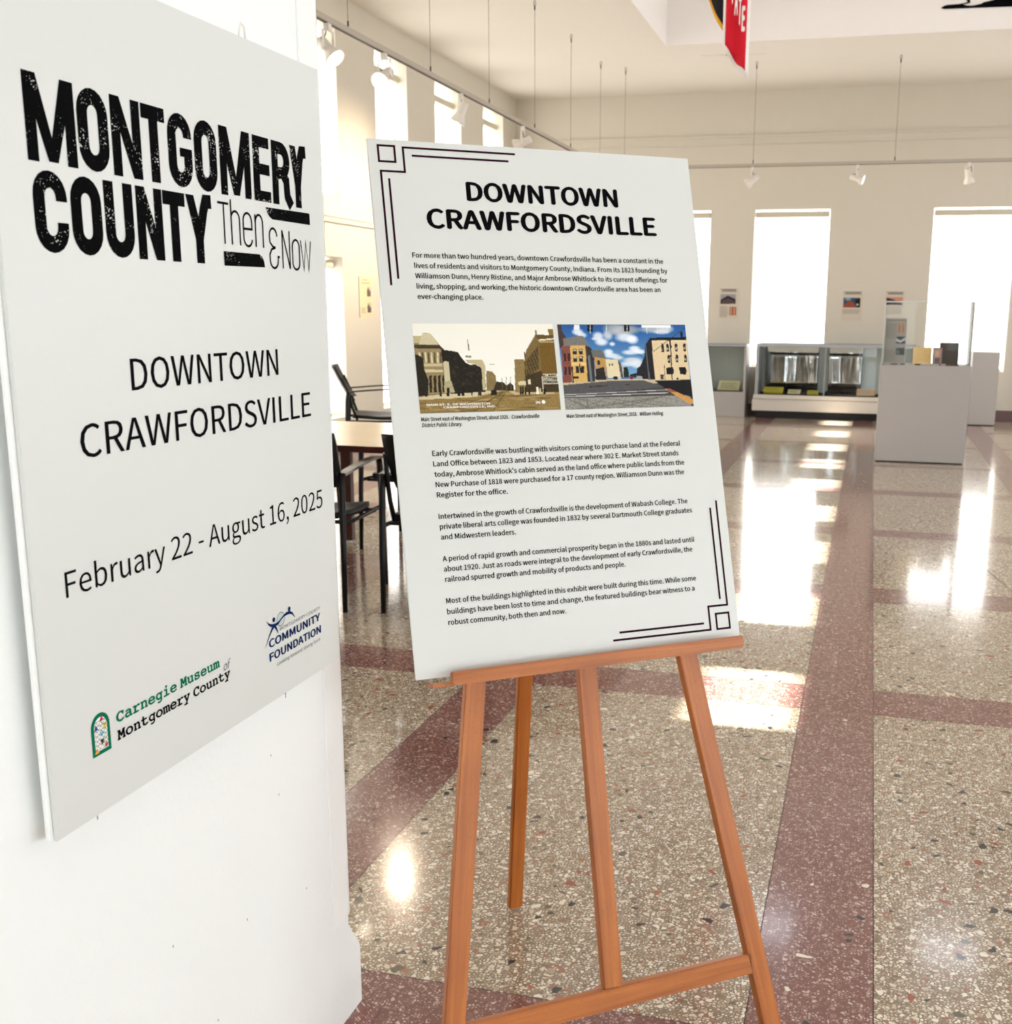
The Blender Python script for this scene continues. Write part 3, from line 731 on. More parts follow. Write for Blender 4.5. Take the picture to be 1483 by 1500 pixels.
# foundation emblem: two dancing figures round an oval, with its name
F = Flat()
def ell(cx, cy, rx, ry, n=16): return [(cx + rx * math.cos(2 * math.pi * i / n), cy + ry * math.sin(2 * math.pi * i / n)) for i in range(n)]
F.poly(ell(1.607, .9425, .0125, .0115, 24)); F.build('foundation_emblem', mat('pale_globe_ink', rgb(188, 200, 200), 0.4), wb_root, FR, 0.0003)
F = Flat().ribbon(ell(1.607, .9425, .0125, .0115, 24), .0012, True); F.build('foundation_emblem', M_grey_ink, wb_root, FR, 0.0005)
F = Flat(); F.poly(ell(1.5845, .9475, .0042, .0040)).poly(ell(1.6355, .9525, .0042, .0042))
F.ribbon([(1.562, .9505), (1.568, .9440), (1.577, .9395), (1.588, .9375), (1.598, .9385), (1.607, .9425), (1.616, .9455), (1.625, .9470), (1.636, .9465), (1.645, .9425), (1.654, .9330)], [.0006, .0030, .0048, .0052, .0040, .0026, .0032, .0050, .0052, .0036, .0006])
F.ribbon([(1.5865, .9385), (1.577, .9330), (1.568, .9245), (1.560, .9150), (1.553, .9090)], [.0050, .0042, .0026, .0014, .0005])
F.ribbon([(1.5845, .9375), (1.590, .9320), (1.594, .9260), (1.596, .9210)], [.005, .0044, .0026, .0006])
F.text('COMMUNITY', 1.5655, 1.7425, 0.9045, 0.0132, offset=0.012).text('FOUNDATION', 1.5655, 1.7435, 0.8815, 0.0132, offset=0.012)
F.build('foundation_emblem', M_navy, wb_root, FR, 0.0007)
Flat().text('MONTGOMERY COUNTY', 1.602, 1.744, 0.9235, 0.0060).build('foundation_name', M_grey_ink, wb_root, FR, 0.0005)
F = Flat().text('Looking forward. Giving back.', 1.588, 1.742, 0.8675, 0.0060, shear=.15)
F.build('foundation_tagline', M_grey_ink, wb_root, FR, 0.0005)
# two L-hooks in the column just below the board
for y, z in ((1.157, 0.8015), (1.650, 0.7985)):
    h = MB().tube([(XC, y, z - .002), (XC + .007, y, z - .002)], 0.0012, 6).tube([(XC + .006, y - .004, z), (XC + .006, y + .004, z)], 0.0012, 6).tube([(XC + .006, y, z), (XC + .006, y, z - .010)], 0.0007, 6).build('picture_hook', M_steel, None, Matrix.Translation((XC, y, z)))
    tag(h, label='small steel L hook in the column below the %s of the title board' % ('left end' if y < 1.4 else 'right end'), cat='hook', group='hooks under the title board')

# ================================================================== EASEL AND ITS BOARD
S = 1.45 / 1.3
O = Vector((-0.944, 2.05, 1.760))
EF = frame(O, (0.8026, 0.5965, 0), (-0.17121, 0.23037, 0.95792))      # x along the board, y up the board, z out of it
def ep(u, v, n=0.0): return EF @ Vector((u * S, -v * S, n))
eu = Vector((0.8026, 0.5965, 0)); en = EF.to_3x3() @ Vector((0, 0, 1)); ev = EF.to_3x3() @ Vector((0, 1, 0))
easel = empty('easel', (-0.35, 1.75, 0.0), label='orange-stained wooden tripod easel on the terrazzo floor holding the downtown board', cat='easel')
def wood_beam(name, a, b, w, t, side, parent=easel, bevel=0.0015):
    """object's own z axis runs along the grain"""
    a = Vector(a); b = Vector(b); d = (b - a).normalized(); sd_ = Vector(side); sd_ = (sd_ - d * sd_.dot(d)).normalized(); nn = d.cross(sd_)
    Wm = Matrix(((sd_.x, nn.x, d.x, a.x), (sd_.y, nn.y, d.y, a.y), (sd_.z, nn.z, d.z, a.z), (0, 0, 0, 1)))
    L_ = (b - a).length
    m = MB().box(-w / 2, w / 2, -t / 2, t / 2, 0, L_)
    m.v = [tuple(Wm @ Vector(v)) for v in m.v]
    return m.build(name, M_wood, parent, Wm, bevel=bevel)
LT = 0.021; LN = -0.0065 - LT / 2
wood_beam('leg', ep(-0.0138, 1.6425, LN), ep(0.235, 0.125, LN), 0.0395, LT, eu)
wood_beam('leg', ep(0.5985, 1.6425, LN), ep(0.3965, 0.125, LN), 0.0395, LT, eu)
wood_beam('mast', ep(0.2950, 1.4745, LN), ep(0.3235, 0.04, LN), 0.0385, LT, eu)
wood_beam('crossbar', ep(0.024, 1.4965, LN), ep(0.5655, 1.4895, LN), 0.040, LT, ev)
wood_beam('top_bar', ep(0.20, 0.145, LN - LT), ep(0.43, 0.145, LN - LT), 0.042, LT * .9, ev)
foot = Vector((-0.767, 2.392, 0.008)); hinge = ep(0.318, 0.17, LN - LT * 1.9)
wood_beam('rear_leg', foot, hinge, 0.036, 0.019, eu, bevel=0.004)
wood_beam('shelf', ep(0.0205, 0.9275, 0.0085), ep(0.575, 0.9225, 0.0085), 0.0065, 0.036, ev)
wood_beam('lip', ep(0.0515, 0.9180, 0.034), ep(0.5965, 0.9130, 0.034), 0.0245, 0.012, ev, bevel=0.002)
MB().tube([ep(0.30, 0.9, LN - .012), ep(0.30, 0.9, LN - .03)], 0.009, 12).build('wing_nut', M_steel, easel)

BW, BH = 0.61, 0.914
eb = empty('info_board', EF @ Vector((BW * S / 2, -BH * S, 0)), label='white DOWNTOWN CRAWFORDSVILLE board with two street photographs, leaning on the wooden easel', cat='board')
m = MB().box(0, BW * S, -BH * S - 0.002, 0, -0.0055, 0); m.v = [tuple(EF @ Vector(v)) for v in m.v]
m.build('foam_sheet', M_foam, eb, EF, bevel=0.0008)
def U(F, pts): return [(u * S, -v * S) for u, v in pts]
F = Flat(); th = 0.0036 * S
def path(pts, cl=False): F.ribbon(U(F, pts), th, cl)
path([(.0180, .0115), (.0462, .0115), (.0462, .0392), (.0180, .0392)], True)
path([(.2635, .0128), (.0610, .0128), (.0610, .0560), (.0195, .0560), (.0195, .2540)])
path([(.2500, .0265), (.0755, .0265)]); path([(.0325, .0685), (.0325, .2425)])
F.build('corner_ornament', M_plum, eb, EF); F = Flat()
path([(.5645, .8590), (.5910, .8590), (.5910, .8870), (.5645, .8870)], True)
path([(.5903, .6513), (.5903, .8445), (.5508, .8445), (.5508, .8868), (.3565, .8868)])
path([(.5765, .6640), (.5765, .8330)]); path([(.3700, .8741), (.5385, .8741)])
F.build('corner_ornament', M_plum, eb, EF)
def tl(F, s, u0, u1, v, cap, off=0.0, res=2, shear=0.0, key='sans'):
    F.text(s, u0 * S, (u1 * S) if u1 else None, -v * S, cap * S, key=key, offset=off, res=res, shear=shear)
F = Flat(); tl(F, 'DOWNTOWN', .1665, .4550, .1008, .0320, .014, 4); F.build('headline', M_black, eb, EF)
F = Flat(); tl(F, 'CRAWFORDSVILLE', .0912, .5275, .1520, .0325, .014, 4)
F.build('headline', M_black, eb, EF)
PARAS = [
 [('For more than two hundred years, downtown Crawfordsville has been a constant in the', .0600, .5345, .2052),
  ('lives of residents and visitors to Montgomery County, Indiana. From its 1823 founding by', .0618, .5410, .2232),
  ('Williamson Dunn, Henry Ristine, and Major Ambrose Whitlock to its current offerings for', .0618, .5390, .2410),
  ('living, shopping, and working, the historic downtown Crawfordsville area has been an', .0625, .5225, .2590),
  ('ever-changing place.', .0625, .1790, .2768)],
 [('Early Crawfordsville was bustling with visitors coming to purchase land at the Federal', .0625, .5290, .5463),
  ('Land Office between 1823 and 1853. Located near where 302 E. Market Street stands', .0625, .5240, .5640),
  ("today, Ambrose Whitlock's cabin served as the land office where public lands from the", .0630, .5335, .5817),
  ('New Purchase of 1818 were purchased for a 17 county region. Williamson Dunn was the', .0635, .5310, .5992),
  ('Register for the office.', .0638, .1890, .6168)],
 [('Intertwined in the growth of Crawfordsville is the development of Wabash College. The', .0635, .5315, .6530),
  ('private liberal arts college was founded in 1832 by several Dartmouth College graduates', .0638, .5390, .6703),
  ('and Midwestern leaders.', .0640, .1968, .6878)],
 [('A period of rapid growth and commercial prosperity began in the 1880s and lasted until', .0635, .5370, .7243),
  ('about 1920. Just as roads were integral to the development of early Crawfordsville, the', .0640, .5310, .7415),
  ('railroad spurred growth and mobility of products and people.', .0645, .3950, .7588)],
 [('Most of the buildings highlighted in this exhibit were built during this time. While some', .0628, .5320, .7948),
  ('buildings have been lost to time and change, the featured buildings bear witness to a', .0628, .5270, .8128),
  ('robust community, both then and now.', .0632, .2740, .8308)]]
for P in PARAS:
    F = Flat()
    for s_, a_, b_, v_ in P: tl(F, s_, a_, b_, v_, .0086, .0095, 2)
    F.build('paragraph', M_black, eb, EF)
F = Flat(); tl(F, 'Main Street east of Washington Street, about 1920.', .0492, .2040, .4868, .0064, .012); tl(F, 'Crawfordsville', .2085, .2600, .4868, .0064, .012, shear=.2)
tl(F, 'District Public Library.', .0495, .1195, .4968, .0064, .012, shear=.2); F.build('caption', M_black, eb, EF)
F = Flat(); tl(F, 'Main Street east of Washington Street, 2018.', .3115, .4490, .4886, .0064, .012); tl(F, 'William Helling.', .4530, .5020, .4886, .0064, .012, shear=.2)
F.build('caption', M_black, eb, EF)

# ---- sepia street photograph
def m1(X, Y):
    y = (Y - 90) / 790; return ((X - 90 - 72 * y) / 1268, y)
def P1(*pts): return [m1(*p) for p in pts]
C = Canvas(250, 156, (243, 236, 216)); C.grad(0, .8, (240, 235, 222), (246, 243, 234))
C.poly(P1((140, 690), (1420, 690), (1440, 890), (150, 900)), (142, 116, 66), 9)
C.grad(.985, 1, (130, 104, 60), (110, 88, 50))
for k in range(60):
    C.blob(C.rng.uniform(0, 1), C.rng.uniform(.79, .99), C.rng.uniform(.02, .09), C.rng.uniform(.004, .012), (88, 68, 34) if k % 2 else (190, 166, 112), .5)
C.poly(P1((150, 735), (600, 690), (900, 690), (640, 745), (150, 760)), (206, 192, 156), 6)
C.poly(P1((930, 690), (1420, 700), (1420, 730), (1000, 735)), (190, 172, 130), 6)
C.poly(P1((95, 200), (175, 200), (185, 178), (245, 176), (330, 280), (370, 330), (372, 700), (130, 725)), (148, 130, 92), 6)
C.poly(P1((95, 205), (180, 200), (160, 262), (98, 265)), (190, 174, 130), 5)
C.poly(P1((185, 180), (245, 178), (322, 278), (150, 275)), (204, 192, 156), 5)
C.poly(P1((98, 275), (330, 285), (372, 325), (372, 345), (330, 312), (100, 310)), (66, 52, 30), 5)
for k in range(8): C.poly(P1((150 + k * 26, 345), (164 + k * 26, 347), (168 + k * 26, 440), (154 + k * 26, 438)), (88, 72, 44) if k % 2 else (216, 202, 166))
C.poly(P1((130, 445), (372, 445), (372, 470), (135, 470)), (196, 180, 140)); C.poly(P1((200, 495), (370, 500), (370, 520), (205, 518)), (206, 192, 150))
for k in range(4): C.poly(P1((240 + k * 38, 555), (262 + k * 38, 545), (268 + k * 38, 700), (244 + k * 38, 700)), (40, 30, 16))
C.poly(P1((110, 360), (150, 370), (190, 400), (200, 500), (235, 590), (232, 720), (140, 730)), (34, 28, 16), 7)
C.poly(P1((345, 325), (400, 330), (440, 335), (490, 345), (520, 390), (560, 440), (600, 460), (640, 455), (690, 480), (725, 540), (738, 600), (738, 700), (430, 715), (372, 600)), (30, 24, 14), 8)
for k in range(40): C.blob(*m1(C.rng.uniform(390, 720), C.rng.uniform(380, 660)), .012, .014, (58, 48, 28), .7)
C.poly(P1((556, 415), (700, 412), (722, 440), (735, 480), (735, 690), (712, 690), (700, 480), (640, 450), (580, 445)), (190, 174, 134), 6)
C.poly(P1((742, 515), (795, 520), (828, 560), (834, 650), (800, 690), (745, 695)), (132, 112, 70), 9)
C.poly(P1((362, 430), (385, 424), (408, 430), (428, 600), (376, 602)), (200, 188, 152), 4); C.poly(P1((370, 600), (432, 598), (465, 700), (372, 705)), (176, 162, 124), 8)
C.poly(P1((834, 612), (900, 620), (930, 655), (930, 695), (800, 695)), (52, 42, 24), 6); C.poly(P1((925, 650), (960, 622), (990, 650), (990, 700), (925, 700)), (48, 38, 22), 6)
C.poly(P1((1000, 415), (1085, 412), (1095, 470), (1100, 715), (1005, 710)), (140, 116, 70), 8)
C.poly(P1((1192, 196), (1225, 240), (1240, 400), (1262, 715), (1100, 715), (1092, 400), (1110, 330)), (120, 98, 54), 8)
for k in range(9):
    t_ = k / 9; C.poly(P1((1112 + 110 * t_, 420 - 130 * t_), (1120 + 110 * t_, 410 - 130 * t_), (1124 + 110 * t_, 560 - 60 * t_), (1116 + 110 * t_, 560 - 60 * t_)), (60, 46, 22))
C.poly(P1((1100, 560), (1250, 520), (1258, 715), (1100, 715)), (62, 48, 26), 8)
C.poly(P1((1222, 238), (1382, 232), (1400, 550), (1424, 722), (1268, 718), (1240, 420)), (112, 84, 30), 5)
C.poly(P1((1186, 192), (1380, 196), (1384, 222), (1222, 236)), (96, 74, 36)); C.poly(P1((1226, 238), (1384, 226), (1384, 236), (1228, 250)), (232, 216, 168))
for k in range(9): C.blob(*m1(1240 + k * 17, 258), .005, .010, (232, 214, 160), 1)
C.poly(P1((1314, 142), (1360, 140), (1366, 196), (1320, 196)), (130, 104, 52)); C.poly(P1((1192, 150), (1206, 150), (1208, 196), (1194, 196)), (120, 100, 60))
C.poly(P1((1090, 350), (1098, 350), (1108, 700), (1100, 700)), (60, 48, 26))
C.poly(P1((1262, 552), (1398, 552), (1402, 578), (1264, 578)), (240, 232, 206)); C.poly(P1((1262, 582), (1402, 580), (1404, 612), (1266, 612)), (240, 232, 206)); C.poly(P1((1264, 616), (1404, 614), (1408, 642), (1268, 642)), (240, 232, 206))
C.poly(P1((1270, 642), (1408, 642), (1420, 715), (1276, 712)), (60, 46, 24), 6)
C.poly(P1((1032, 615), (1100, 612), (1102, 645), (1034, 645)), (214, 200, 160)); C.poly(P1((1120, 600), (1144, 598), (1148, 640), (1124, 640)), (220, 208, 172))
for X_, w_, h_, c_ in ((1055, 14, 80, (24, 18, 10)), (1075, 14, 76, (24, 18, 10)), (1100, 14, 70, (30, 24, 12)), (1134, 12, 60, (30, 22, 12)), (1210, 20, 66, (244, 236, 214)), (1234, 12, 56, (200, 186, 150)), (1276, 18, 54, (24, 18, 10)), (405, 22, 80, (24, 18, 10)), (500, 20, 76, (24, 18, 10)), (535, 22, 78, (22, 16, 10)), (340, 16, 70, (40, 30, 18)), (215, 18, 60, (40, 30, 18)), (615, 10, 70, (30, 24, 14)), (800, 30, 46, (30, 24, 14)), (825, 24, 44, (28, 22, 12)), (685, 30, 46, (50, 40, 22))):
    C.poly(P1((X_ - w_ / 2, 735 - h_), (X_ + w_ / 2, 735 - h_), (X_ + w_ * .6, 735), (X_ - w_ * .6, 735)), c_)
for a_, b_ in (((918, 705), (800, 878)), ((905, 705), (720, 805)), ((890, 708), (620, 880)), ((880, 706), (560, 800))): C.line(*m1(*a_), *m1(*b_), .006, (60, 46, 22), .8)
C.line(*m1(578, 235), *m1(588, 330), .010, (90, 80, 60)); C.line(*m1(775, 457), *m1(818, 457), .006, (140, 130, 110))
for X_ in (885, 922, 962): C.line(*m1(X_, 575), *m1(X_ + 4, 690), .006, (110, 96, 66))
C.build('old_photograph', eb, EF, .0487 * S, .3020 * S, -.4735 * S, -.3195 * S)
def m1w(X, Y):
    x, y = m1(X, Y); return ((.0487 + x * (.3020 - .0487)), (.3195 + y * (.4735 - .3195)))
F = Flat()
for s_, X0, X1, Yb, cp in (('MAIN ST. E. OF WASHINGTON', 216, 776, 816, .0034), ('CRAWFORDSVILLE, IND.', 362, 832, 842, .0034), ('IN', 1196, 1236, 820, .0042)):
    a_ = m1w(X0, Yb); b_ = m1w(X1, Yb); Flat().text(s_, a_[0] * S, b_[0] * S, -a_[1] * S, cp * S, offset=.01, res=2).build('photo_caption_ink', M_white_ink, eb, EF, 0.0009)
F.f and F.build('photo_stamp_ink', M_white_ink, eb, EF, 0.0009); F = Flat()
a_ = m1w(1266, 806); F.poly(ell(a_[0] * S, -a_[1] * S, .0034 * S, .0034 * S, 12)); F.build('photo_stamp_ink', M_white_ink, eb, EF, 0.0009)
F = Flat()
for s_, X0, X1, Yb, cp in (('W.C. MURPHY', 1266, 1394, 574, .0034), ('CLOTHIN', 1268, 1398, 608, .0046), ('FURNISHIN', 1270, 1402, 638, .0040)):
    a_ = m1w(X0, Yb); b_ = m1w(X1, Yb); F.text(s_, a_[0] * S, b_[0] * S, -a_[1] * S, cp * S, offset=.02, res=2)
F.build('photo_sign_ink', M_black, eb, EF, 0.0009)

# ---- colour street photograph
def m2(X, Y):
    y = (Y - 98) / 797; return ((X - 103 - 76 * y) / 1210, y)
def P2(*pts): return [m2(*p) for p in pts]
C = Canvas(250, 152, (60, 110, 170)); C.grad(0, .62, (34, 84, 150), (120, 168, 206))
for X_, Y_, rx, ry, c_ in ((290, 170, .045, .04, 250), (330, 200, .04, .035, 235), (480, 210, .045, .05, 240), (510, 265, .055, .045, 250), (570, 200, .04, .06, 215), (640, 140, .10, .07, 170), (700, 165, .09, .06, 190), (780, 150, .08, .05, 160), (740, 225, .09, .05, 240), (800, 245, .05, .05, 250), (610, 285, .025, .025, 235), (575, 360, .04, .035, 250), (600, 395, .07, .03, 240), (660, 415, .05, .025, 225), (820, 330, .05, .035, 250), (780, 365, .07, .03, 240), (870, 360, .05, .03, 250), (800, 440, .08, .035, 225), (760, 475, .07, .03, 230), (850, 480, .06, .05, 235), (1010, 145, .13, .045, 190), (1120, 140, .07, .05, 215), (1080, 170, .07, .03, 225), (450, 235, .03, .02, 225)):
    C.blob(*m2(X_, Y_), rx * 1.0, ry * 1.1, (c_, c_ + 2, min(255, c_ + 6)), .85)
C.rect(0, 1, .655, 1, (66, 64, 64), 5)
C.poly(P2((160, 640), (560, 618), (900, 618), (1350, 640), (1350, 660), (160, 670)), (196, 178, 146), 6)
C.poly(P2((160, 665), (600, 632), (900, 632), (1100, 700), (170, 760)), (84, 82, 82), 5)
C.rect(0, .98, .865, 1, (142, 138, 130), 16)
for k in range(14): C.line(C.rng.uniform(0, .9), .87, C.rng.uniform(0, .9), 1, .008, (96, 92, 86), .6)
C.poly(P2((1010, 640), (1360, 640), (1385, 810), (1110, 715)), (18, 17, 20), 3)
C.poly(P2((1100, 715), (1150, 715), (1385, 830), (1385, 868), (1345, 868)), (204, 148, 76), 6); C.poly(P2((1105, 715), (1160, 720), (1230, 752), (1165, 755)), (150, 84, 62), 6)
C.line(*m2(175, 755), *m2(1130, 728), .010, (170, 168, 166)); C.line(*m2(178, 772), *m2(1135, 757), .010, (190, 188, 186))
C.line(*m2(400, 685), *m2(560, 676), .01, (40, 38, 38)); C.line(*m2(735, 672), *m2(770, 672), .012, (30, 30, 30))
# left row of buildings
C.poly(P2((103, 98), (140, 98), (150, 165), (185, 215), (160, 300), (130, 330)), (70, 52, 46), 6)
C.poly(P2((160, 230), (225, 225), (285, 205), (340, 210), (375, 260), (400, 310), (360, 318), (168, 300)), (120, 116, 108), 7)
C.poly(P2((140, 300), (232, 300), (238, 640), (160, 645)), (130, 72, 60), 9)
C.poly(P2((222, 296), (362, 300), (384, 640), (240, 640)), (214, 172, 100), 6)
C.poly(P2((360, 300), (402, 312), (440, 360), (450, 640), (384, 640)), (52, 46, 46), 8)
for X_, Y_ in ((245, 330), (300, 330), (248, 400), (302, 398)): C.poly(P2((X_, Y_), (X_ + 36, Y_), (X_ + 38, Y_ + 50), (X_ + 2, Y_ + 50)), (40, 34, 34)); C.poly(P2((X_ + 6, Y_ + 4), (X_ + 30, Y_ + 4), (X_ + 30, Y_ + 18), (X_ + 6, Y_ + 18)), (190, 180, 160))
for X_ in (272, 318): C.poly(P2((X_, 490), (X_ + 30, 490), (X_ + 32, 556), (X_ + 2, 556)), (36, 30, 30))
for X_, Y_ in ((165, 370), (200, 370), (170, 495), (206, 495)): C.poly(P2((X_, Y_), (X_ + 20, Y_), (X_ + 22, Y_ + 74), (X_ + 2, Y_ + 74)), (50, 30, 30))
C.poly(P2((232, 460), (372, 460), (372, 480), (234, 480)), (228, 194, 130)); C.poly(P2((250, 585), (300, 585), (300, 605), (252, 605)), (40, 34, 34))
C.poly(P2((412, 345), (495, 335), (530, 370), (552, 420), (545, 430), (430, 410)), (104, 104, 100), 6)
C.poly(P2((445, 405), (548, 425), (560, 615), (455, 620)), (186, 146, 86), 8); C.poly(P2((470, 440), (496, 440), (500, 480), (474, 480)), (44, 38, 34)); C.poly(P2((455, 520), (530, 500), (556, 620), (458, 625)), (36, 32, 30), 6)
C.poly(P2((545, 430), (640, 432), (662, 436), (690, 490), (694, 605), (570, 605)), (222, 208, 168), 5); C.poly(P2((662, 436), (690, 470), (712, 600), (690, 605)), (90, 74, 66), 6)
for X_ in (578, 604): C.poly(P2((X_, 470), (X_ + 12, 470), (X_ + 12, 490), (X_, 490)), (60, 52, 46))
C.poly(P2((700, 490), (720, 490), (735, 600), (712, 602)), (200, 190, 170)); C.poly(P2((712, 510), (750, 506), (765, 560), (762, 602), (718, 602)), (22, 34, 24), 5); C.poly(P2((775, 575), (838, 562), (840, 600), (775, 604)), (30, 38, 30), 5)
# right buildings
C.poly(P2((840, 520), (870, 500), (890, 460), (915, 400), (920, 300), (968, 228), (985, 240), (1018, 628), (900, 620), (842, 600)), (32, 28, 32), 5)
C.poly(P2((982, 250), (1325, 236), (1352, 635), (1016, 628)), (222, 198, 158), 4)
C.poly(P2((962, 228), (1322, 220), (1324, 250), (985, 256)), (16, 14, 16), 2)
for k in range(22): C.poly(P2((992 + k * 15, 252), (1000 + k * 15, 252), (1000 + k * 15, 268), (992 + k * 15, 268)), (232, 214, 176))
for X_, Y_ in ((1076, 290), (1124, 286), (1208, 284), (1290, 282), (1136, 392), (1214, 390), (1298, 390)):
    C.poly(P2((X_, Y_ + 8), (X_ + 12, Y_ - 4), (X_ + 25, Y_ + 8), (X_ + 28, Y_ + 76), (X_ + 3, Y_ + 76)), (30, 26, 28)); C.poly(P2((X_ + 8, Y_ + 36), (X_ + 18, Y_ + 36), (X_ + 18, Y_ + 58), (X_ + 8, Y_ + 58)), (200, 190, 176))
C.poly(P2((1122, 516), (1188, 512), (1198, 550), (1190, 582), (1128, 580)), (14, 12, 14)); C.poly(P2((1248, 514), (1310, 512), (1322, 550), (1314, 584), (1256, 582)), (14, 12, 14))
C.poly(P2((1062, 582), (1096, 580), (1098, 628), (1066, 628)), (70, 60, 54))
for a_, b_, w_, c_ in (((925, 300), (958, 628), .018, (96, 96, 100)), ((1165, 260), (1178, 628), .014, (30, 28, 30)), ((1085, 290), (1095, 350), .018, (20, 20, 22)), ((1160, 260), (1170, 320), .022, (20, 20, 22)), ((1310, 130), (1000, 360), .007, (40, 40, 50)), ((1105, 490), (1108, 628), .008, (40, 36, 36)), ((395, 400), (415, 640), .028, (110, 116, 120)), ((240, 500), (250, 640), .016, (30, 26, 28)), ((308, 470), (318, 560), .010, (30, 26, 28)), ((370, 300), (382, 640), .006, (60, 60, 60)), ((850, 380), (915, 420), .006, (40, 40, 44))):
    C.line(*m2(*a_), *m2(*b_), w_, c_)
C.poly(P2((1262, 170), (1285, 168), (1288, 225), (1265, 226)), (20, 20, 24))
for X0, X1, Y1, c_ in ((258, 308, 152, (232, 236, 240)), (380, 432, 168, (14, 14, 16)), (722, 774, 164, (14, 14, 16)), (888, 1170, 128, (240, 242, 244))): C.poly(P2((X0, 90), (X1, 90), (X1, Y1), (X0, Y1)), c_)
for X_, Y_ in ((556, 170), (938, 185), (1038, 185), (1136, 185), (406, 182), (750, 176)): C.line(*m2(X_, 104), *m2(X_ + 2, Y_), .008, (236, 238, 240), .8)
for X_, w_, c_ in ((640, 26, (24, 24, 26)), (676, 16, (190, 190, 194)), (790, 16, (120, 40, 36)), (864, 30, (150, 156, 164)), (905, 14, (30, 30, 34))): C.blob(*m2(X_, 606), w_ / 1210, .020, c_, 1, False)
C.blob(*m2(1232, 624), .010, .014, (20, 20, 22), 1, False)
C.rect(0, 1, 0, .004, (24, 30, 40))
C.build('recent_photograph', eb, EF, .3110 * S, .5655 * S, -.4740 * S, -.3205 * S)

# ================================================================== TABLE AND CHAIRS
tb = empty('table', (-2.65, 5.87, 0), label='long pale-topped meeting table with a dark red edge, behind the easel board', cat='table')
MB().box(-3.95, -1.35, 5.305, 6.45, 0.712, 0.742).build('tabletop', M_tabletop, tb, bevel=0.003)
MB().box(-3.955, -1.345, 5.300, 5.306, 0.708, 0.7405).box(-3.955, -1.345, 6.449, 6.455, 0.708, 0.7405).box(-3.956, -3.949, 5.30, 6.455, 0.708, 0.7405).box(-1.351, -1.344, 5.30, 6.455, 0.708, 0.7405).build('edge_band', M_tableedge, tb)
for x in (-3.09, -1.62):
    for y in (5.47, 6.287):
        lg = MB().beam((x, y, 0.02), (x, y, 0.712), 0.062, 0.05, (1, 0, 0)).build('leg', M_tableedge, tb, bevel=0.003)
        MB().tube([(x, y, 0), (x, y, 0.022)], 0.018, 12).build('glide', M_lamp_white, lg)
    MB().box(x - .02, x + .02, 5.49, 6.27, 0.66, 0.712).build('rail', M_tableedge, tb)

def curved_panel(w, z0, z1, yf, thick, nx=10, nz=8, xw=lambda z: 1.0, sag=0.03, hole=None):
    """local-coordinate panel, x across, curved; returns verts, faces"""
    vs = []; fs = []; idx = {}
    def pt(i, j, k):
        x = -w / 2 + w * i / nx; tz = j / nz; z = z0 + (z1 - z0) * tz; x *= xw(tz)
        y = yf(tz) - sag * (1 - (2 * i / nx - 1) ** 2) - (thick if k else 0); return (x, y, z)
    for k in (0, 1):
        for j in range(nz + 1):
            for i in range(nx + 1): idx[(i, j, k)] = len(vs); vs.append(pt(i, j, k))
    cell = lambda i, j: 0 <= i < nx and 0 <= j < nz and not (hole and hole(i, j))
    for j in range(nz):
        for i in range(nx):
            if not cell(i, j): continue
            for k in (0, 1): fs.append((idx[(i, j, k)], idx[(i + 1, j, k)], idx[(i + 1, j + 1, k)], idx[(i, j + 1, k)]))
            for (di, dj, a, b) in ((-1, 0, (i, j), (i, j + 1)), (1, 0, (i + 1, j), (i + 1, j + 1)), (0, -1, (i, j), (i + 1, j)), (0, 1, (i, j + 1), (i + 1, j + 1))):
                if not cell(i + di, j + dj): fs.append((idx[a + (0,)], idx[b + (0,)], idx[b + (1,)], idx[a + (1,)]))
    return vs, fs
